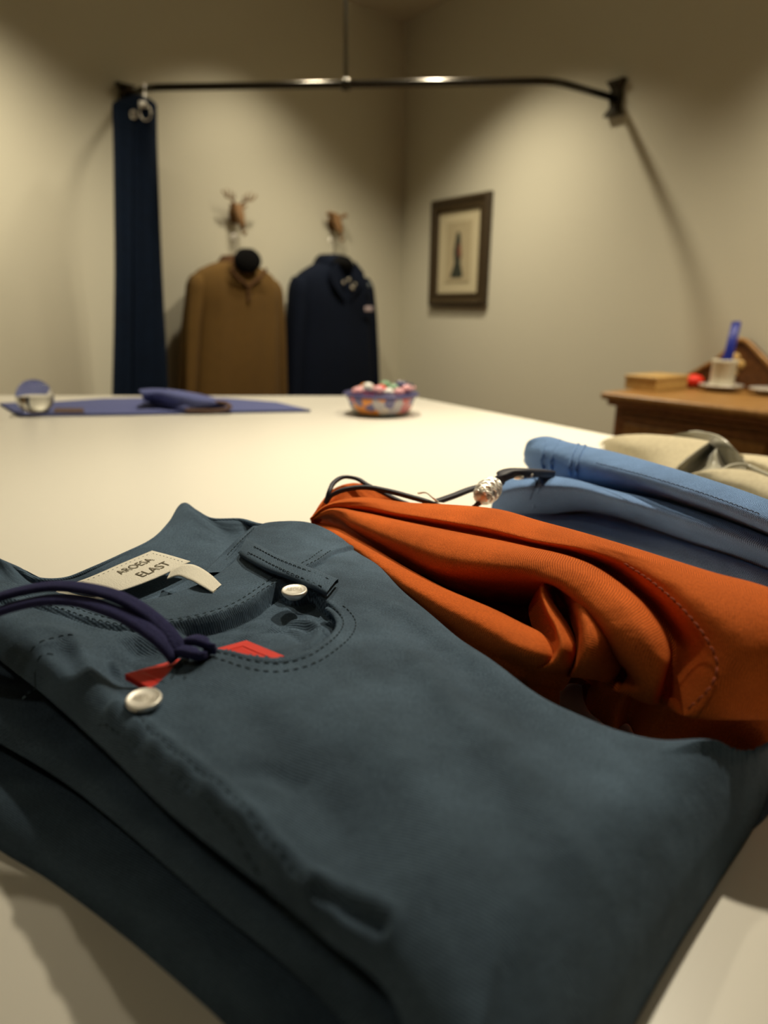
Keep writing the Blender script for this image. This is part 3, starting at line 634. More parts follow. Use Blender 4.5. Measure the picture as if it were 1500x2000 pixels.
K1, K1a, K1b, K2, K3, K3b, K4, K5 = [tuck(k_) for k_ in (K1, K1a, K1b, K2, K3, K3b, K4, K5)]
bk = sh(K1, (0.006, 0.020, -0.004)); bk2 = sh(K1, (0.014, 0.045, -0.040))
b = MB()
b.grid(loft([bk2, bk, K1, K1a, K1b, K2, K3, K3b, K4, K5, [np.array(p) + [.004, .012, .0] for p in K6]], 340, 190))
L3 = q2([(13, 333, .034), (85, 368, .039), (200, 445, .0415), (320, 535, .0425), (450, 610, .0435), (600, 688, .0445), (680, 738, .0445), (740, 762, .044), (800, 775, .041), (850, 792, .034)])
L4 = q2([(12, 336, .028), (75, 388, .030), (190, 490, .032), (320, 592, .033), (450, 677, .034), (580, 747, .035), (680, 797, .035), (730, 813, .035), (800, 817, .032), (860, 832, .028)])
b.grid(loft([sh(L2, (.002, .018, -.02)), L2, L3, L4, sh(L4, (-.001, .006, -.010)), sh(L4, (0, .012, -.014)), sh(L4, (0.002, .012, -.034))], 220, 80))
Pa = q2([(770, 515, .050), (752, 560, .047), (765, 620, .044), (795, 690, .042), (795, 735, .041), (770, 780, .037), (715, 808, .033)])
Pr = q2([(780, 512, .054), (766, 560, .0535), (785, 620, .0515), (820, 690, .049), (830, 745, .046), (805, 790, .041), (740, 815, .035)])
Pc = q2([(793, 520, .052), (785, 570, .050), (810, 625, .048), (845, 690, .046), (862, 745, .043), (845, 800, .037), (790, 826, .031)])
Pd = q2([(800, 540, .044), (812, 590, .040), (842, 650, .038), (870, 710, .037), (880, 760, .035), (865, 820, .030), (840, 840, .025)])
b.grid(loft([sh(Pa, (-.001, .01, -.012)), Pa, Pr, Pc, Pd], 100, 60))
Qa = q2([(812, 560, .044), (835, 600, .041), (862, 670, .039), (876, 730, .038), (868, 790, .034), (845, 838, .027)])
Qr = q2([(822, 528, .055), (862, 548, .0565), (898, 620, .0545), (915, 700, .051), (905, 770, .045), (862, 838, .032)])
Qb = q2([(835, 522, .055), (885, 555, .0555), (935, 640, .052), (960, 720, .048), (950, 790, .041), (900, 842, .030)])
Qd = q2([(850, 530, .048), (905, 585, .045), (970, 665, .041), (1010, 745, .037), (1020, 800, .032), (990, 860, .024)])
b.grid(loft([Qa, Qr, Qb, Qd, sh(Qd, (0.002, .012, -.012))], 100, 60))
ob = b.build('folded_fabric', M['orange'], orange)
b = MB()
W0 = q2([(12, 320, .040), (50, 262, .046), (90, 222, .050), (150, 205, .051), (220, 218, .050), (300, 262, .048), (360, 290, .046)])
W1 = q2([(14, 324, .036), (60, 285, .042), (100, 255, .045), (160, 243, .046), (230, 255, .046), (300, 280, .045), (360, 300, .044)])
W2 = q2([(16, 328, .034), (66, 300, .036), (110, 300, .038), (170, 300, .039), (240, 310, .040), (300, 315, .040), (360, 325, .040)])
b.grid(loft([sh(W0, (0, .004, -.012)), W0, W1, W2], 80, 30)); b.build('back_waistband', M['orange'], orange)
b = MB()
st3(b, sh(q2([(1030, 472, .0645), (1130, 540, .0635), (1230, 632, .0605), (1300, 725, .0565), (1330, 800, .0515), (1310, 870, .0465), (1225, 955, .037)]), (0, -.0006, .0008)), ln=.0026, gap=.0008, r=.00035)
b.build('stitching', M['orthread'], orange)

# ------------------------------------------------------------------ blue trousers
blue = thing('folded_trousers', P(1250, 960, 0), 'sky blue twill trousers with thick rolled folds, in front of beige linen', 'trousers', 'folded cotton trousers on the table')
T1 = q2([(706, 104, .044), (722, 68, .058), (765, 57, .063), (850, 76, .064), (1000, 108, .066), (1150, 150, .068), (1300, 195, .070), (1450, 245, .072), (1600, 300, .073), (1800, 370, .073)])
T2 = q2([(704, 112, .040), (713, 98, .050), (765, 100, .056), (850, 120, .058), (1000, 160, .061), (1150, 208, .063), (1300, 258, .065), (1450, 314, .067), (1600, 375, .068), (1800, 450, .068)])
T3 = q2([(706, 122, .033), (722, 142, .036), (775, 172, .038), (850, 195, .041), (1000, 225, .045), (1150, 258, .048), (1300, 303, .051), (1450, 358, .053), (1600, 420, .054), (1800, 500, .054)])
b = MB()
b.grid(loft([sh(T1, (.02, .06, -.06)), sh(T1, (.010, .03, -.012)), T1, T2, T3, sh(T3, (.003, .016, -.007)), sh(T3, (.006, .030, -.008))], 240, 70))
M1 = q2([(603, 262, .028), (622, 212, .040), (700, 182, .046), (780, 184, .048), (850, 192, .049), (1000, 232, .050), (1150, 264, .051), (1300, 309, .053), (1450, 364, .055), (1600, 425, .055), (1800, 505, .055)])
M2 = q2([(600, 280, .024), (610, 250, .033), (700, 222, .043), (780, 218, .045), (870, 222, .047), (1000, 256, .048), (1150, 298, .049), (1300, 348, .051), (1450, 402, .052), (1600, 468, .052), (1800, 548, .052)])
M3 = q2([(600, 297, .014), (640, 303, .016), (700, 300, .020), (800, 298, .023), (900, 290, .027), (1000, 300, .032), (1150, 343, .036), (1300, 396, .039), (1450, 448, .040), (1600, 510, .04), (1800, 590, .04)])
b.grid(loft([sh(M1, (.008, .03, -.010)), M1, M2, M3, sh(M3, (.002, .02, -.008))], 240, 60))
N1 = q2([(620, 325, .006), (700, 297, .016), (800, 312, .018), (950, 340, .021), (1100, 385, .025), (1250, 430, .030), (1400, 475, .033), (1550, 530, .034), (1800, 610, .035)])
N2 = q2([(618, 340, .002), (700, 322, .012), (800, 350, .014), (950, 385, .017), (1100, 430, .020), (1250, 475, .024), (1400, 520, .027), (1550, 575, .028), (1800, 650, .03)])
N3 = q2([(618, 350, .001), (700, 345, .001), (800, 380, .001), (950, 420, .001), (1100, 460, .003), (1250, 505, .006), (1400, 545, .008), (1550, 600, .01), (1800, 680, .01)])
b.grid(loft([sh(N1, (.012, .09, .002)), sh(N1, (.004, .02, .0)), N1, N2, N3], 200, 50))
b.build('folded_fabric', M['blue'], blue)
for xs in ((770, 785), (800, 812), (860, 872), (882, 892)):
    x = xs[0]; zt = np.interp(x, [765, 850, 1000], [.0635, .0645, .0665]); 
    y1 = np.interp(x, [765, 850, 1000], [57, 76, 108]); y2 = np.interp(x, [765, 850, 1000], [100, 120, 160]); y3 = np.interp(x, [775, 850, 1000], [172, 195, 225])
    zz = np.interp(x, [765, 850, 1000], [.056, .058, .061]); z3 = np.interp(x, [775, 850, 1000], [.038, .041, .045])
    b = MB(); b.tube(cr(sh(q2([(x + 22, y1 + 1, zt), (x + 2, y2 - 6, zz + .001), (x - 8, (y2 + y3) / 2, (zz + z3) / 2 + .001), (x + 4, y3 - 6, z3 + .001)]), (0, -.0006, .0002)), 30), .0011, n=8); b.build('seam', M['blue'], blue)
b = MB()
b.tube(cr(sh(q2([(700, 190, .0465), (752, 192, .047), (755, 215, .0455), (740, 250, .036), (735, 285, .026)]), (0, -.0008, .0004)), 40), .0013, n=8)
b.build('seam', M['blue'], blue)
b = MB(); st3(b, sh(q2([(705, 184, .0475), (742, 196, .047), (738, 225, .0435), (724, 262, .034)]), (0, -.001, .0008)), r=.00035)
st3(b, sh(q2([(940, 142, .0625), (1100, 184, .0650), (1300, 246, .067), (1480, 312, .069)]), (0, -.0008, .0006)), r=.0003, ln=.003)
b.build('stitching', M['bluethread'], blue)

# cords at the waists
hc = thing('paper_hang_tag', P(760, 970, .03), 'white paper tag on a thin midnight cord looped over the orange trouser waist', 'tag')
c8 = lambda l: [P(600 + x / 3, 880 + y / 3, z) for x, y, z in l]
cord3(c8([(110, 305, .046), (135, 270, .050), (200, 235, .054), (330, 215, .056), (450, 232, .055), (600, 270, .052), (720, 305, .049), (820, 340, .045)]), .0017, 'cord', M['darkcord'], hc, flat=.7)
cord3(c8([(112, 303, .046), (130, 240, .052), (160, 185, .055), (220, 155, .056), (290, 165, .055), (350, 200, .053), (440, 245, .050), (530, 290, .048), (640, 330, .045)]), .0012, 'cord', M['darkcord'], hc, flat=.8)
b = MB(); strip(c8([(660, 330, .046), (740, 318, .047), (850, 330, .047), (960, 330, .046)]), [(.001, .006, .0)] * 4, .0006, b); b.build('paper_tag', M['label'], hc)
b = MB(); b.tube(cr(c8([(650, 250, .050), (700, 248, .053), (740, 280, .052), (765, 300, .049)]), 40), .0006, n=6); b.build('tag_string', M['label'], hc)
dc = thing('drawstring', P(950, 960, .03), 'dark drawstring with carved silver bead beside the blue trousers', 'cord')
cord3(c8([(760, 300, .046), (860, 265, .048), (950, 230, .050), (1020, 210, .051)]), .0021, 'cord', M['darkcord'], dc, flat=.6)
cord3(c8([(960, 350, .040), (1000, 310, .045), (1030, 270, .049)]), .0024, 'cord', M['darkcord'], dc, flat=.6)
cord3(c8([(1110, 190, .052), (1130, 160, .056), (1180, 135, .058), (1250, 130, .058), (1330, 130, .055), (1420, 135, .05)]), .0042, 'cord', M['darkcord'], dc, flat=.6)
b = MB(); bc = P(953, 959, .051)
ax_ = (P(970, 945, .053) - P(936, 975, .049)); ax_ /= np.linalg.norm(ax_)
ay = np.cross(ax_, (0, -.6, .8)); ay /= np.linalg.norm(ay); az = np.cross(ax_, ay)
b.lathe([(1e-5, -.0125), (.0035, -.0118), (.0055, -.009), (.0068, -.003), (.0068, .003), (.0055, .009), (.0035, .0118), (1e-5, .0125)], bc, 28, ax=(ay, az, ax_))
bead = b.build('bead', M['silverdark'], dc); bead['label'] = 'braided silver bead'
b = MB()
for k in range(5):
    for s_ in (-1, 1):
        pts = []
        for u in np.linspace(-.011, .011, 14):
            a_ = s_ * u * 260 + k * 1.2566; rr = .0069 * math.sqrt(max(0.05, 1 - (u / .0128) ** 2)); pts.append(bc + ax_ * u + ay * rr * math.cos(a_) + az * rr * math.sin(a_))
        b.tube(pts, .0010, n=6)
b.build('braid', M['silver'], bead)
b = MB()
for x, y in ((1240, 158), (1295, 145)): b.lathe([(.0012, -.003), (.0016, 0), (.0012, .003)], P(600 + x / 3, 880 + y / 3, .056), 10, ax=(np.array([0, 0, 1.]), np.array([0, 1., 0]), np.array([1., 0, 0])))
b.build('cord_clip', M['silver'], dc)

# ------------------------------------------------------------------ linen garment with satin lining
lin = thing('linen_jacket', P(1350, 880, 0), 'beige linen jacket with satin lining folded on the table behind the blue trousers', 'jacket')
c3_ = lambda l: [P(1150 + x / 4.286, 840 + y / 4.286, z) for x, y, z in l]
b = MB()
u0 = c3_([(130, 92, .012), (200, 72, .022), (300, 56, .030), (450, 49, .036), (600, 56, .040), (700, 64, .042), (860, 82, .045), (1005, 104, .048)])
u1 = c3_([(132, 130, .009), (200, 125, .017), (300, 130, .024), (450, 140, .029), (600, 155, .033), (700, 170, .035), (800, 185, .038), (900, 180, .042)])
u2 = c3_([(140, 190, .003), (220, 215, .006), (320, 245, .010), (440, 275, .014), (560, 310, .018), (640, 330, .022), (700, 342, .026), (740, 320, .030)])
b.grid(loft([sh(u0, (.01, .05, -.015)), u0, u1, u2, sh(u2, (0, -.03, -.006))], 90, 40))
v0 = c3_([(860, 375, .030), (1000, 355, .034), (1200, 335, .036), (1350, 350, .036), (1500, 400, .035), (1800, 500, .034)])
v1 = c3_([(880, 400, .026), (1000, 420, .028), (1200, 460, .028), (1350, 500, .027), (1500, 560, .026), (1800, 680, .025)])
v2 = c3_([(880, 440, .016), (1000, 500, .014), (1200, 560, .012), (1350, 620, .012), (1500, 700, .012), (1800, 820, .012)])
b.grid(loft([sh(v0, (0, .04, -.02)), v0, v1, v2], 70, 30))
w0 = c3_([(1290, 215, .022), (1400, 222, .022), (1520, 235, .022), (1800, 290, .022)])
w1 = c3_([(1300, 270, .020), (1400, 290, .020), (1520, 330, .020), (1800, 420, .02)])
w2 = c3_([(1310, 300, .004), (1400, 330, .004), (1520, 400, .004), (1800, 520, .004)])
b.grid(loft([sh(w0, (.02, .08, -.018)), w0, w1, w2], 40, 20))
b.build('linen_cloth', M['linen'], lin, solid=.0008)
b = MB()
s0 = c3_([(640, 62, .038), (760, 25, .046), (900, 8, .052), (1020, 25, .054), (1130, 75, .052), (1230, 170, .044), (1320, 290, .030)])
s1 = c3_([(660, 72, .037), (770, 48, .043), (900, 42, .048), (1020, 70, .049), (1090, 110, .048), (1170, 200, .040), (1200, 300, .030)])
b.grid(loft([sh(s0, (.005, .02, -.02)), s0, s1, sh(s1, (0, .004, -.006))], 70, 20))
r0 = c3_([(1005, 106, .049), (900, 180, .043), (800, 262, .036), (710, 342, .028)])
r1 = c3_([(1060, 125, .040), (980, 200, .034), (900, 290, .027), (830, 368, .022)])
r2 = c3_([(1090, 112, .047), (1060, 190, .040), (1045, 280, .032), (1040, 355, .028)])
r3 = c3_([(1110, 130, .040), (1140, 200, .030), (1170, 260, .022), (1190, 330, .020)])
b.grid(loft([r0, r1, r2, r3], 50, 50))
b.build('satin_lining', M['satin'], lin, solid=.0006)
b = MB(); b.tube(cr(c3_([(1110, 345, .034), (1180, 305, .037), (1260, 292, .038), (1340, 305, .037), (1430, 345, .036), (1520, 385, .035), (1700, 450, .034)]), 50), .0018, n=8); b.build('piping', M['satin'], lin)

# ------------------------------------------------------------------ things at the far end of the table
sw = thing('fabric_sheet', P(250, 790, 0), 'flat navy blue fabric sheet along the far table edge under crystal ball', 'fabric')
def flat(name, pts, z0, z1, m, parent=None):
    n = len(pts); b = MB()
    b.add([P(x, y, z1) for x, y in pts] + [P(x, y, z1) * [1, 1, 0] + [0, 0, TABLE + z0] for x, y in pts], [tuple(range(n)), tuple(range(2 * n - 1, n - 1, -1))] + [(i, i + n, (i + 1) % n + n, (i + 1) % n) for i in range(n)])
    return b.build(name, m, parent, smooth=False)
flat('sheet', [(0, 787), (38, 809), (250, 807), (420, 803), (606, 800), (540, 785), (440, 777), (330, 776), (200, 778), (110, 784)], 0.0003, .004, M['swatch'], sw)
flat('dark_backing', [(-2, 788), (36, 811), (606, 802), (606, 799), (250, 806), (60, 806)], 0.0001, .0025, M['swatchdark'], sw)
flat('brown_patch', [(108, 797), (162, 797), (165, 805), (104, 805)], .0045, .0055, M['brown'], sw)
rb = thing('folded_fabric', P(350, 790, .01), 'folded lilac blue fabric wrapped on brown board, on the navy sheet', 'fabric')
b = MB()
f0 = [P(272, 762, .030), P(300, 760, .032), P(345, 763, .030), P(405, 774, .022), P(440, 783, .014)]
f1 = [P(276, 770, .028), P(305, 768, .029), P(350, 775, .026), P(400, 784, .020), P(436, 790, .012)]
f2 = [P(280, 779, .012), P(300, 785, .010), P(330, 792, .009), P(358, 799, .008), P(366, 800, .007)]
f3 = [P(280, 781, .007), P(300, 788, .006), P(330, 796, .006), P(358, 801, .006), P(366, 801, .006)]
b.grid(loft([sh(f0, (0, .05, -.02)), f0, f1, f2, f3], 40, 24)); b.build('fabric_fold', M['swatch'], rb, solid=.001)
b = MB(); b.tube(cr([P(362, 800, .007), P(372, 788, .013), P(400, 786, .016), P(440, 788, .015), P(449, 796, .010), P(440, 800, .007), P(362, 802, .006)], 60), .004, n=10, flat=.8); b.build('board', M['brown'], rb)
bp_ = tag(MB(), None, None) if False else None
b = MB(); pc = P(72, 805, .0045); R_ = .0265
b.sphere(pc + [0, 0, R_ * .88], R_, 48); pw = b.build('crystal_ball', M['crystal']); 
# flat foot so that it stands
for v in pw.data.vertices:
    if v.co.z < pc[2]: v.co.z = pc[2]
tag(pw, 'clear crystal ball paperweight standing on the navy fabric sheet', 'paperweight')

bc_ = P(744, 808, 0); bowl = thing('candy_bowl', bc_, 'multicoloured patterned bowl filled with wrapped sweets on the white table', 'bowl')
m, tnode, bs = new_mat('millefiori_glass'); vo = tnode.nodes.new('ShaderNodeTexVoronoi'); vo.inputs['Scale'].default_value = 62
tcn = tnode.nodes.new('ShaderNodeTexCoord'); tnode.links.new(tcn.outputs['Object'], vo.inputs['Vector'])
sx_ = tnode.nodes.new('ShaderNodeSeparateColor'); tnode.links.new(vo.outputs['Color'], sx_.inputs[0])
crp = tnode.nodes.new('ShaderNodeValToRGB'); tnode.links.new(sx_.outputs[0], crp.inputs[0]); e = crp.color_ramp; e.interpolation = 'CONSTANT'
cols = [(0, (.75, .28, .05)), (.2, (.45, .42, .45)), (.36, (.62, .12, .12)), (.48, (.14, .13, .28)), (.62, (.80, .32, .08)), (.74, (.62, .56, .50)), (.88, (.50, .16, .18))]
e.elements[0].color = (*cols[0][1], 1); e.elements[1].position = cols[1][0]; e.elements[1].color = (*cols[1][1], 1)
for p_, c_ in cols[2:]: x = e.elements.new(p_); x.color = (*c_, 1)
tnode.links.new(crp.outputs[0], bs.inputs['Base Color']); bs.inputs['Roughness'].default_value = .25; M['bowl'] = m
b = MB(); b.lathe([(.001, .002), (.040, .002), (.046, .006), (.051, .014), (.054, .024), (.057, .031), (.0555, .031), (.050, .022), (.044, .009), (.001, .006)], bc_, 48); b.build('bowl_body', M['bowl'], bowl)
b = MB(); b.lathe([(.0565, .0295), (.0605, .0312), (.0612, .033), (.0595, .0342), (.056, .033)], bc_, 48); b.build('rim', mat('cobalt_glaze', (.05, .05, .16), .3), bowl)
b = MB(); b.lathe([(.030, .0), (.043, .0), (.045, .003), (.040, .004), (.03, .004)], bc_, 40); b.build('foot_ring', mat('green_glaze', (.03, .10, .09), .3), bowl)
ccol = {'pink striped': (.80, .42, .45), 'orange': (.70, .25, .03), 'red': (.85, .03, .02), 'pale green': (.25, .45, .28), 'navy': (.05, .05, .14), 'white': (.85, .80, .75)}
spots = [(-.038, -.012, 'pink striped'), (-.026, .012, 'orange'), (-.020, -.020, 'white'), (-.012, .002, 'red'), (-.004, -.026, 'pink striped'), (.006, .014, 'pale green'), (.012, -.018, 'white'), (.020, .004, 'pale green'), (.030, .016, 'navy'), (.028, -.016, 'pink striped'), (.041, -.004, 'pink striped'), (.036, .004, 'navy'), (-.034, .004, 'pink striped'), (.0, -.008, 'red')]
seen = {}
desc = ['at the left end of the heap', 'at the back left of the heap', 'at the front left of the heap', 'left of the middle', 'at the front middle', 'behind the middle', 'right of the middle at the front', 'right of the middle', 'at the back right', 'at the front right', 'at the right end of the heap', 'near the right rim', 'near the left rim at the back', 'in the very middle of the heap']
for i, (x, y, k) in enumerate(spots):
    ct = thing('wrapped_candy', bc_ + [x, y, .036 + .004 * (i % 3)], f'{k} wrapped candy {desc[i]} in the patterned bowl', 'candy', 'wrapped candies in the bowl')
    o_ = np.array(ct.location); a_ = random.uniform(0, 3.14); b = MB(); b.sphere(o_, .0088, 14, (1.05, .9, .85))
    key = 'candy_' + k.replace(' ', '_')
    if key not in M: M[key] = mat(key, ccol[k], .18, noise=.25, nscale=300, coat=.6)
    b.build('sweet', M[key], ct)
    for s_ in (-1, 1):
        d_ = np.array([math.cos(a_), math.sin(a_), .15]) * s_; w_ = np.array([-math.sin(a_), math.cos(a_), 0])
        b = MB(); b.add([o_ + d_ * .008, o_ + d_ * .0135 + w_ * .004, o_ + d_ * .0135 + [0, 0, .0035], o_ + d_ * .0135 - w_ * .004, o_ + d_ * .0135 - [0, 0, .0025]], [(0, 1, 2), (0, 2, 3), (0, 3, 4), (0, 4, 1), (1, 4, 3, 2)]); b.build('wrapper_end', M[key], ct, smooth=False)

# ------------------------------------------------------------------ clothes rail
mL = WL(243, 187, .0); mR = WR(1207, 197, .0)
zr = (mL[2] + mR[2]) / 2
def PZ(px, py, z): r = ray(px, py); return CAM + r * ((z - CAM[2]) / r[2])
bL = PZ(288, 171, zr); bR = PZ(1080, 158, zr); rr_ = .0105
rail = thing('clothes_rail', (bL + bR) / 2, 'dark iron clothes rail spanning the room corner high above', 'rail')
mL2 = mL * [1, 1, 0] + [0, 0, zr]; mR2 = mR * [1, 1, 0] + [0, 0, zr]
b = MB(); path = [mL2, mL2 * .12 + bL * .88, bL, bL * .93 + bR * .07]
pts = []
def corner(a, c, d, r, n=8):
    u = (a - c) / np.linalg.norm(a - c); v = (d - c) / np.linalg.norm(d - c)
    return [(1 - t) ** 2 * (c + u * r) + 2 * t * (1 - t) * c + t * t * (c + v * r) for t in np.linspace(0, 1, n)]
pts = [mL2] + corner(mL2, bL, bR, .05) + [bL + (bR - bL) * t for t in (.2, .4, .5, .6, .8)] + corner(bL, bR, mR2, .06) + [mR2]
b.tube(pts, rr_, n=20); b.build('pipe', M['iron'], rail)
for c_, e_, n_ in ((mL2, EL, NL), (mR2, ER, NR)):
    b = MB(); H_ = .050 if e_ is ER else .034
    prof = [(-1, .034), (-.82, .024), (-.5, .017), (0, .022), (.5, .017), (.82, .024), (1, .034)]
    vs = []; fs = []
    for t_, w_ in prof:
        for d_ in (0, .020 if abs(t_) < .7 else .030):
            for s_ in (-1, 1): vs.append(c_ + Zv * t_ * H_ + e_ * s_ * w_ + n_ * (.001 + d_))
    k = len(prof)
    for i in range(k - 1):
        a = i * 4; fs += [(a, a + 1, a + 5, a + 4), (a + 2, a + 6, a + 7, a + 3), (a, a + 4, a + 6, a + 2), (a + 1, a + 3, a + 7, a + 5)]
    fs += [(0, 2, 3, 1), (4 * k - 4, 4 * k - 3, 4 * k - 1, 4 * k - 2)]
    b.add(vs, fs); pl = b.build('wall_bracket', M['iron'], rail, smooth=False, bevel=.003)
    for s_ in (-1, 1): b = MB(); b.sphere(c_ + Zv * s_ * H_ * .72 + n_ * .027, .007, 10); b.build('screw', M['iron'], pl)
hp = PZ(672, 156, zr); tt = np.dot(hp - bL, bR - bL) / np.dot(bR - bL, bR - bL); hp = bL + (bR - bL) * tt
b = MB(); b.tube([hp, [hp[0], hp[1], CEIL]], .0055, n=10); b.build('support_rod', M['cable'], rail)
b = MB(); b.lathe([(.017, -.012), (.017, .012)], hp, 20, ax=(np.array([0, 1., 0]), Zv, np.array([1., 0, 0]))); b.build('support_collar', M['iron'], rail)

# ------------------------------------------------------------------ garments
def garment(mb, rows, pf, e, n, nv=None, wob=0.0, power=2.3, ns=48):
    """rows (py, xl, xr, thickness): closed tube of cloth between picture columns on plane pf"""
    G = []
    R = cr(np.array(rows, float), nv or len(rows) * 6)
    for i, (py, xl, xr, th) in enumerate(R):
        A = pf(xl, py); B = pf(xr, py); A[2] = B[2] = (A[2] + B[2]) / 2
        c_ = (A + B) / 2; h = (B - A) / 2; row = []
        for j in range(ns):
            a = 2 * math.pi * j / ns; ca, sa = math.cos(a), math.sin(a)
            x = math.copysign(abs(ca) ** (2 / power), ca); y = math.copysign(abs(sa) ** (2 / power), sa)
            k = 1 + wob * math.sin(x * 9 + i * .05) + wob * .6 * math.sin(x * 21 + i * .02)
            row.append(c_ + h * x + n * y * th * k)
        G.append(row)
    G = np.array(G); mb.grid(G, close=True)
    ns_ = G.shape[1]; o = len(mb.v) - G.shape[0] * ns_
    mb.f.append(tuple(o + j for j in range(ns_))[::-1]); mb.f.append(tuple(o + (G.shape[0] - 1) * ns_ + j for j in range(ns_)))
    return G
YP = 2.30
npl = np.array([0, -1.0, 0])
tr = thing('hanging_trousers', PY(262, 400, YP), 'long dark navy trousers clipped to the left end of the iron rail', 'trousers')
pfT = lambda x, y: PY(x, y, YP)
b = MB(); garment(b, [(203, 219, 306, .012), (215, 219, 306, .022), (260, 221, 306, .030), (400, 223, 311, .032), (520, 224, 316, .030), (600, 223, 320, .028), (700, 221, 326, .028), (780, 219, 329, .028), (900, 217, 334, .028)], pfT, None, npl, wob=.10)
b.build('leg_fabric', M['navydenim'], tr)
b = MB(); garment(b, [(186, 262, 278, .006), (192, 243, 292, .012), (203, 221, 304, .018), (214, 220, 305, .024)], pfT, None, npl)
b.build('waistband', M['navydenim'], tr)
b = MB(); b.tube(cr([PY(258, 215, YP - .035), PY(258, 420, YP - .037), PY(257, 700, YP - .034), PY(256, 880, YP - .034)], 40), .003, n=8); b.build('side_seam', M['navydenim'], tr)
for (x, y, r1, r2) in ((261, 224, .010, .003), (284, 220, .021, .002)):
    b = MB(); c_ = PY(x, y, YP - .038); b_pts = [c_ + np.array([math.cos(a) * r1 * .8, 0, math.sin(a) * r1]) for a in np.linspace(0, 2 * math.pi, 28)]
    b.tube(b_pts, r2, n=8, up=(0, 1, 0)); b.build('metal_ring', M['silverdark'], tr)
b = MB(); b.box(PY(279, 204, YP - .03), (.011, 0, 0), (0, .004, 0), (0, 0, .009)); b.build('clip', M['silver'], tr, bevel=.002)
b = MB(); hk = bL + (mL2 - bL) * .15
b.tube(cr([PY(279, 200, YP - .01), PY(283, 180, YP + .02), hk + [0, 0, -.014], hk + [.008, -.016, 0], hk + [0, 0, .015], hk + [-.008, .014, 0]], 40), .003, n=8); b.build('hook', M['silver'], tr)

def hanger_hook(px, ytop, ybot, off_, parent):
    c_ = WL(px, ytop, off_); d_ = WL(px, ybot, off_); b = MB()
    pts = [d_] + [d_ + (c_ - d_) * .5] + [c_ + NL * .0 + np.array([0, 0, 0])] + [c_ + np.array([math.cos(a) * .018 * EL[0], math.cos(a) * .018 * EL[1], math.sin(a) * .018]) for a in (0.2, 1.0, 1.8, 2.6, 3.4)]
    b.tube(cr(pts, 40), .002, n=8); b.build('hook', M['silver'], parent)
def jacket(name, label, cat, m, mk, body, ls, rs, neck, px0, ytop, off_=.11, wob=.05):
    pf = lambda x, y: WL(x, y, off_)
    t_ = thing(name, pf(px0, 600), label, cat)
    b = MB(); garment(b, body, pf, None, NL, wob=wob); bd = b.build('body', m, t_)
    for s_, rows in ((1, ls), (-1, rs)):
        b = MB(); garment(b, rows, pf, None, NL, wob=.04, power=2.0, ns=32); b.build('sleeve', m, t_)
    b = MB(); garment(b, neck, pf, None, NL, power=2.0, ns=32); b.build('collar', mk, t_)
    return t_, pf
sweater, pf1 = jacket('hanging_sweater', 'mustard brown knitted sweater on a hanger against the left wall', 'sweater', M['mustard'], M['mustardk'],
    [(508, 444, 478, .03), (514, 425, 490, .05), (522, 405, 505, .065), (538, 382, 528, .075), (560, 375, 538, .085), (620, 376, 540, .09), (700, 376, 540, .095), (780, 374, 541, .095), (900, 372, 545, .09)],
    [(536, 376, 396, .03), (548, 369, 398, .045), (580, 365, 396, .05), (640, 358, 390, .05), (700, 354, 386, .048), (780, 350, 382, .045), (880, 346, 376, .04)],
    [(548, 520, 538, .03), (562, 515, 546, .045), (600, 518, 550, .05), (660, 522, 553, .05), (720, 524, 555, .048), (780, 526, 557, .045), (880, 528, 560, .04)],
    [(500, 436, 484, .05), (512, 430, 492, .07), (524, 430, 494, .092), (530, 436, 488, .085)], 455, 470)
def u_ribs(pf, parent, m, cx, y0, w, d, off_):
    b = MB(); pts = [pf(cx + w * math.sin(a), y0 + d * (1 - abs(a) / 1.5)) + NL * off_ for a in np.linspace(-1.4, 1.4, 15)]
    b.tube(cr(pts, 40), .006, n=8); b.build('neckline_rib', m, parent)
u_ribs(pf1, sweater, M['mustardk'], 460, 524, 34, 36, .092)
b = MB(); garment(b, [(562, 457, 461, .006), (590, 457, 462, .007)], lambda x, y: pf1(x, y) + NL * .092, None, NL); b.build('button_tab', M['mustardk'], sweater)
hang1 = thing('clothes_hanger', pf1(457, 500), 'black hanger with white hook under the left antler, holding the mustard sweater', 'hanger', None)
b = MB(); garment(b, [(488, 448, 468, .010), (493, 441, 476, .014), (502, 434, 483, .018), (514, 432, 485, .020), (526, 437, 480, .018), (534, 446, 470, .012)], lambda x, y: pf1(x, y) + NL * .088, None, NL, power=2.0); b.build('yoke_and_neck_shade', M['hangerblk'], hang1)  # black disc widened to paint the shade inside the sweater's neck opening
b = MB(); a1 = pf1(458, 492); b.tube(cr([pf1(385, 560), pf1(420, 530), a1 + [0, 0, -.03], pf1(495, 534), pf1(530, 565)], 40), .010, n=10); b.build('hanger_arm', M['hangerblk'], hang1)
jk, pf2 = jacket('hanging_jacket', 'dark navy buttoned jacket on a hanger right of the mustard sweater', 'jacket', M['navy'], M['navy'],
    [(505, 640, 662, .03), (514, 622, 680, .05), (525, 603, 692, .065), (545, 580, 712, .075), (570, 577, 716, .085), (640, 578, 717, .09), (700, 576, 720, .095), (780, 574, 722, .095), (900, 570, 726, .09)],
    [(540, 574, 596, .03), (553, 569, 598, .045), (590, 565, 596, .05), (650, 561, 592, .05), (710, 558, 590, .048), (780, 556, 588, .045), (880, 554, 584, .04)],
    [(543, 700, 716, .03), (555, 696, 722, .045), (590, 698, 727, .05), (650, 704, 731, .05), (710, 708, 734, .048), (780, 711, 737, .045), (880, 714, 740, .04)],
    [(498, 628, 668, .05), (506, 622, 676, .07), (520, 620, 682, .09), (530, 628, 672, .085)], 650, 480)
b = MB()
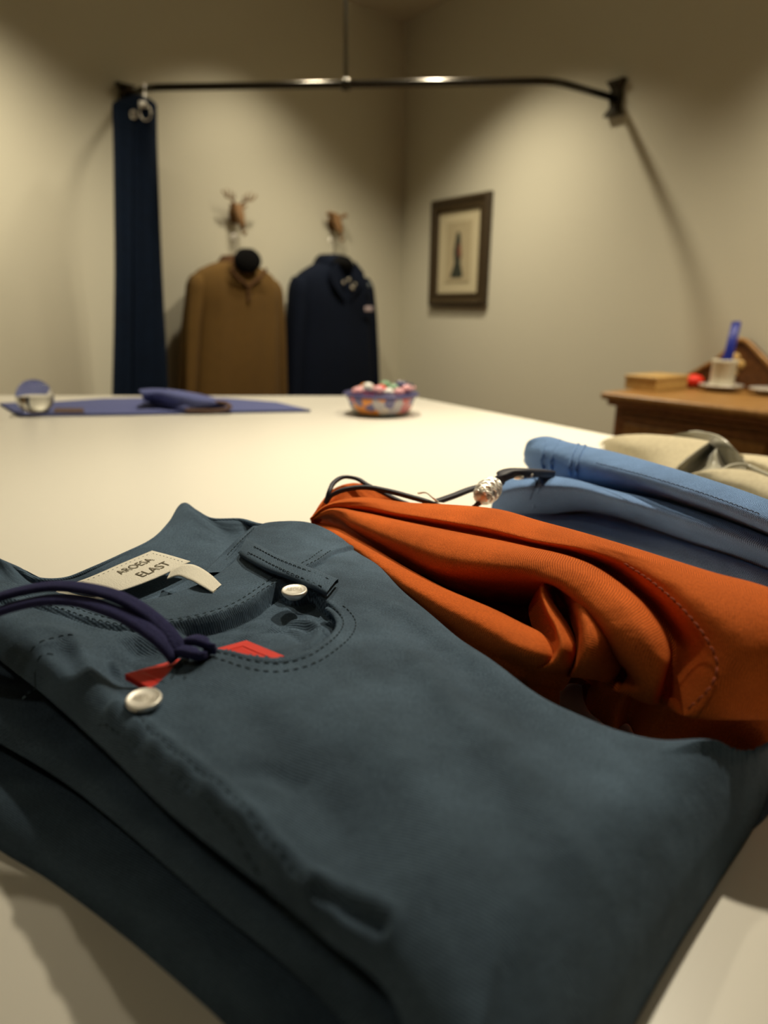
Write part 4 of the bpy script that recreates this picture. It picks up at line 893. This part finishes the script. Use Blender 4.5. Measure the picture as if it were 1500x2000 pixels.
for s_ in (-1, 1):
    b.add([pf2(650 + s_ * 4, 590) + NL * .098, pf2(650 + s_ * 26, 560) + NL * .098, pf2(650 + s_ * 34, 535) + NL * .092, pf2(650 + s_ * 18, 512) + NL * .085, pf2(650 + s_ * 8, 540) + NL * .10], [(0, 1, 2, 3, 4) if s_ > 0 else (4, 3, 2, 1, 0)])
b.build('lapel', M['navy'], jk, smooth=False, solid=.004)
b = MB()
for (x, y, r) in ((640, 553, .006), (650, 548, .007), (657, 563, .008), (662, 556, .005)): b.lathe([(r, -.002), (r, .002), (r * .6, .003)], pf2(x, y) + NL * .104, 14, ax=(EL, Zv, NL))
b.build('metal_badge', M['silverdark'], jk)
b = MB(); b.box(pf2(691, 603) + NL * .098, EL * .021, NL * .002, Zv * .009); b.build('chest_emblem', mat('pale_emblem', (.42, .34, .36), .7), jk, bevel=.002)
b = MB(); b.lathe([(.009, -.002), (.009, .002)], pf2(692, 558) + NL * .098, 14, ax=(EL, Zv, NL)); b.build('shoulder_badge', mat('dull_badge', (.10, .12, .13), .5), jk)
hang2 = thing('clothes_hanger', pf2(648, 500), 'black hanger with silver hook under the small wooden head, holding the navy jacket', 'hanger')
b = MB(); garment(b, [(502, 640, 658, .014), (508, 634, 664, .024), (516, 630, 668, .03), (525, 634, 664, .026)], lambda x, y: pf2(x, y) + NL * .07, None, NL, power=2.0); b.build('yoke_and_neck_shade', M['hangerblk'], hang2)
b = MB(); b.tube(cr([pf2(590, 560), pf2(620, 536), pf2(650, 510), pf2(680, 534), pf2(706, 560)], 40), .010, n=10); b.build('hanger_arm', M['hangerblk'], hang2)
hanger_hook(460, 468, 500, .11, hang1); hanger_hook(649, 474, 508, .11, hang2)

# carved wooden heads used as hooks
def head(px, py, s_, label, antlers):
    c_ = WL(px, py, .0); t_ = thing('wooden_animal_head', c_, label, 'wall hook')
    def q(x, y, z): return c_ + EL * (-x) * s_ + Zv * y * s_ + NL * z * s_
    b = MB(); b.tube([q(0, .045, .0), q(0, .03, .035), q(0, .0, .05), q(0, -.035, .07), q(0, -.06, .075)], [.02 * s_, .026 * s_, .024 * s_, .015 * s_, .009 * s_], n=14); b.build('head', M['antler'], t_)
    b = MB(); b.lathe([(.035 * s_, .0), (.032 * s_, .008), (.02 * s_, .012)], q(0, .01, .0), 24, sx=.8, sy=1.2, ax=(EL, Zv, NL)); b.build('mount_plaque', M['antler'], t_)
    for k in (-1, 1):
        ee = 1 if antlers else 1.5
        b = MB(); b.tube([q(k * .018, .03, .04), q(k * .036 * ee, .048, .045), q(k * .046 * ee, .044, .04)], [.007 * s_, .014 * s_ * ee, .003 * s_], n=10, flat=.5); b.build('ear', M['antler'], t_)
        if antlers:
            b = MB(); b.tube(cr([q(k * .012, .05, .035), q(k * .035, .068, .05), q(k * .065, .075, .06), q(k * .09, .098, .06)], 20), [.006 * s_] * 10 + [.004 * s_] * 10, n=8)
            for u, v in ((.045, .105), (.065, .11), (.03, .095), (.075, .085)): b.tube([q(k * (u - .008), .072, .052), q(k * u, v, .06)], [.004 * s_, .0018 * s_], n=6)
            b.build('antler', M['antler'], t_)
    b = MB(); b.tube(cr([q(0, -.045, .06), q(0, -.07, .075), q(0, -.085, .09), q(0, -.07, .102)], 20), .005 * s_, n=8); b.build('peg', M['antler'], t_)
head(457, 424, .80, 'carved wooden deer head hook with antlers above the mustard sweater', True)
head(648, 440, .80, 'small carved wooden head hook without antlers above the navy jacket', False)

# ------------------------------------------------------------------ framed picture on the right wall
fc4 = [WR(848, 394), WR(966, 373), WR(951, 598), WR(842, 597)]
sA = np.mean([np.dot(fc4[0] - CORNER, ER), np.dot(fc4[3] - CORNER, ER)]); sB = np.mean([np.dot(fc4[1] - CORNER, ER), np.dot(fc4[2] - CORNER, ER)])
z1 = np.mean([fc4[0][2], fc4[1][2]]); z0 = np.mean([fc4[2][2], fc4[3][2]])
cc = CORNER * [1, 1, 0] + ER * (sA + sB) / 2 + Zv * (z0 + z1) / 2; hw = (sB - sA) / 2; hh = (z1 - z0) / 2
pic = thing('framed_picture', cc, 'small print of a figure in a wide dark gilt frame on the right wall', 'picture')
b = MB(); fw_ = hw * .30
def rect(k, d): return [cc + ER * (sx * (hw - k)) + Zv * (sy * (hh - k)) + NR * d for sx, sy in ((-1, -1), (1, -1), (1, 1), (-1, 1))]
rings = [rect(0, .001), rect(0, .018), rect(fw_ * .25, .028), rect(fw_ * .6, .020), rect(fw_ * .85, .024), rect(fw_, .012), rect(fw_, .001)]
vs = sum(rings, []); fs = [(i * 4 + j, i * 4 + (j + 1) % 4, (i + 1) * 4 + (j + 1) % 4, (i + 1) * 4 + j) for i in range(len(rings) - 1) for j in range(4)]
b.add(vs, fs); b.build('frame', M['frame'], pic, smooth=False)
b = MB(); b.box(cc + NR * .008, ER * (hw - fw_), NR * .003, Zv * (hh - fw_)); b.build('mat_board', M['matboard'], pic, smooth=False)
b = MB(); b.box(cc + NR * .0125, ER * (hw * .42), NR * .001, Zv * (hh - fw_) * .74); pr = b.build('print', M['paper'], pic, smooth=False)
b = MB()
def ell(x, y, rx, ry, m_): 
    bb = MB(); bb.lathe([(1, 0), (.9, .0006)], cc + ER * x * hw + Zv * y * hh + NR * .0138, 20, sx=rx * hw, sy=ry * hh, ax=(ER, Zv, NR * 1.0)); return bb
g1 = MB(); g1.add([cc + ER * x * hw + Zv * y * hh + NR * .0146 for x, y in [(-.05, .36), (.03, .38), (.08, .28), (.10, .12), (.14, -.05), (.10, -.18), (.20, -.42), (.16, -.47), (-.20, -.47), (-.22, -.42), (-.10, -.2), (-.14, .0), (-.10, .2)]], [tuple(range(13))]); g1.build('figure', M['figdark'], pic, smooth=False)
g1 = MB(); g1.add([cc + ER * x * hw + Zv * y * hh + NR * .0152 for x, y in [(.02, .16), (.09, .13), (.13, .0), (.08, -.12), (.02, -.05)]], [tuple(range(5))]); g1.build('figure_cloak', M['figred'], pic, smooth=False)
M['glasspane'] = glass('picture_glass', (1, 1, 1), 1.3)

# ------------------------------------------------------------------ chest of drawers against the right wall
DEP = .44
def CF(px, py, off_=DEP): return WR(px, py, off_)
tl = CF(1172, 765); zt_ = tl[2]; sL = np.dot(tl - CORNER, ER)
LEN = 1.05
base = CORNER * [1, 1, 0]
def cp(s_, d_, z_): return base + ER * (sL + s_) + NR * d_ + Zv * z_
chest = thing('chest_of_drawers', cp(LEN / 2, DEP / 2, 0), 'antique brown wooden chest of drawers with carved backboard, right wall', 'chest of drawers')
def cbox(s0, s1, d0, d1, z0_, z1_, name, m_, parent, bevel=.003):
    b = MB(); b.box(cp((s0 + s1) / 2, (d0 + d1) / 2, (z0_ + z1_) / 2), ER * (s1 - s0) / 2, NR * (d1 - d0) / 2, Zv * (z1_ - z0_) / 2); return b.build(name, m_, parent, smooth=False, bevel=bevel)
cbox(.03, LEN - .03, .012, DEP - .035, .06, zt_ - .034, 'body', M['wood'], chest)
cbox(0, LEN, .008, DEP, zt_ - .020, zt_, 'top', M['woodtop'], chest, bevel=.008)
cbox(.012, LEN - .012, .01, DEP - .014, zt_ - .036, zt_ - .020, 'cornice', M['wood'], chest, bevel=.008)
for s_ in (.06, LEN - .06):
    for d_ in (.05, DEP - .08): cbox(s_ - .03, s_ + .03, d_ - .03, d_ + .03, .0, .06, 'foot', M['wood'], chest)
cbox(.045, LEN - .045, DEP - .04, DEP - .026, zt_ - .050, zt_ - .040, 'moulding', M['wood'], chest, bevel=.004)
def drawer(s0, s1, z0_, z1_, knobs):
    d = cbox(s0, s1, DEP - .036, DEP - .024, z0_, z1_, 'drawer', M['wood'], chest, bevel=.004)
    fr_ = .022
    cbox(s0 + fr_, s1 - fr_, DEP - .025, DEP - .018, z0_ + fr_, z1_ - fr_, 'drawer_panel', M['woodtop'], d, bevel=.004)
    for k in knobs:
        b = MB(); b.lathe([(.006, .0), (.006, .012), (.013, .018), (.015, .024), (.010, .030), (.001, .032)], cp(k, DEP - .018, (z0_ + z1_) / 2), 20, ax=(ER, Zv, NR)); b.build('knob', M['woodtop'], d)
sk = np.dot(CF(1247, 833) - CORNER, ER) - sL
drawer(.05, .47, zt_ - .175, zt_ - .056, (sk, .47 - (sk - .05)))
drawer(.49, LEN - .05, zt_ - .175, zt_ - .056, (.58, .90))
for i in range(2): drawer(.05, LEN - .05, zt_ - .175 - .26 * (i + 1), zt_ - .195 - .26 * i, (.2, .85))
# carved backboard on the wall side
pw_ = [(1330, 737), (1348, 729), (1375, 714), (1400, 700), (1420, 682), (1432, 668), (1445, 661), (1456, 663), (1468, 673), (1484, 690), (1500, 706), (1530, 735), (1560, 742)]
fpts = [WR(x, y, .03) for x, y in pw_]; sz = [(np.dot(p - CORNER, ER) - sL, p[2]) for p in fpts]
sz = [(s_, max(z_, zt_ + .004)) for s_, z_ in sz]
n = len(sz); b = MB(); fpt = [cp(s_, .030, z_) for s_, z_ in sz] + [cp(sz[-1][0], .03, zt_), cp(sz[0][0], .03, zt_)]; bpt = [cp(s_, .006, z_) for s_, z_ in sz] + [cp(sz[-1][0], .006, zt_), cp(sz[0][0], .006, zt_)]
k = len(fpt); b.add(fpt + bpt, [tuple(range(k)), tuple(range(2 * k - 1, k - 1, -1))] + [(i, i + k, (i + 1) % k + k, (i + 1) % k) for i in range(k)]); bb_ = b.build('backboard', M['walnut'], chest, smooth=False)
b = MB(); b.tube(cr([cp(s_, .030, z_ - .004) for s_, z_ in sz], 60), .007, n=8); b.build('backboard_moulding', M['woodtop'], bb_)
b = MB()
for x, y, r in ((1436, 700, .016), (1446, 712, .014), (1434, 728, .012), (1428, 716, .010)): b.lathe([(r, 0), (r * .9, .004), (r * .4, .007)], WR(x, y, .030), 14, ax=(ER, Zv, NR))
b.build('carving', M['oak'], bb_)

def onchest(px, py, z_): r = ray(px, py); return CAM + r * ((z_ - CAM[2]) / r[2])
def cs(p): q = p - CORNER; return np.dot(q, ER) - sL, np.dot(q, NR)
sbx, dbx = cs(onchest(1219, 759, zt_)); sb2, _ = cs(onchest(1336, 766, zt_)); hb = .030
bx = thing('wooden_box', cp((sbx + sb2) / 2, dbx - .09, zt_), 'low light oak box at the left end of the chest top', 'box')
def bxbox(*a): return cbox(*a)
x0, x1 = sbx, sb2 - .045; y1 = dbx; y0 = max(.06, dbx - .16)
cbox(x0, x1, y0, y1, zt_ + .001, zt_ + hb, 'box_base', M['oak'], bx, .002)
cbox(x0 - .002, x1 + .002, y0 - .002, y1 + .002, zt_ + hb, zt_ + hb + .010, 'lid', M['oak'], bx, .002)
def silverdish(px, py, r, label):
    c_ = onchest(px, py, zt_); s_, d_ = cs(c_); c_ = cp(s_, d_, zt_); t_ = thing('silver_dish', c_, label, 'dish', 'silver dishes on the chest')
    b = MB(); b.lathe([(.001, .0015), (r * .6, .0015), (r * .65, .006), (r * .95, .012), (r, .017), (r * .93, .016), (r * .6, .009), (.001, .006)], c_, 40); b.build('dish_body', M['silverdark'], t_)
    b = MB(); b.lathe([(r * .95, .016), (r * 1.02, .0175), (r * .99, .0195), (r * .93, .018)], c_, 40); b.build('rim', M['silver'], t_); return c_
cd1 = silverdish(1407, 764, .058, 'round silver dish under the white pot, on the chest')
cd2 = silverdish(1505, 772, .055, 'silver dish at the right picture edge, beside the white pot on the chest')
pc_ = cd1 + [0, 0, .009]; 
pot = thing('brush_pot', pc_, 'white ceramic pot holding a blue brush, standing in the silver dish', 'pot')
b = MB(); b.lathe([(.001, .0), (.030, .0), (.032, .004), (.032, .068), (.034, .071), (.034, .078), (.030, .079), (.028, .070), (.028, .008), (.001, .006)], pc_, 40); b.build('pot_body', M['pot'], pot)
br = thing('blue_brush', pc_ + [0, 0, .01], 'cobalt blue brush standing upright in the white pot', 'brush')
b = MB(); b.tube([pc_ + [.0, 0, .012], pc_ + [.004, 0, .075], pc_ + [.008, 0, .10], pc_ + [.015, 0, .178]], [.010, .0145, .0125, .0120], n=16); b.build('handle_shaft', M['cobalt'], br)
b = MB(); b.lathe([(.0118, 0), (.0118, .004), (.0105, .006)], pc_ + [.0145, 0, .176], 20); b.build('end_cap', M['cobalt'], br)
rc = onchest(1353, 758, zt_); s_, d_ = cs(rc); rc = cp(s_, d_, zt_)
pcush = thing('red_pincushion', rc, 'bright red pincushion between the oak box and white pot', 'pincushion')
b = MB(); b.sphere(rc + [0, 0, .022], .022, 24, (1.3, 1, .82)); b.build('cushion', M['scarlet'], pcush)
b = MB(); b.lathe([(.015, .0005), (.017, .004), (.014, .010)], rc, 20); b.build('base', M['wood'], pcush)
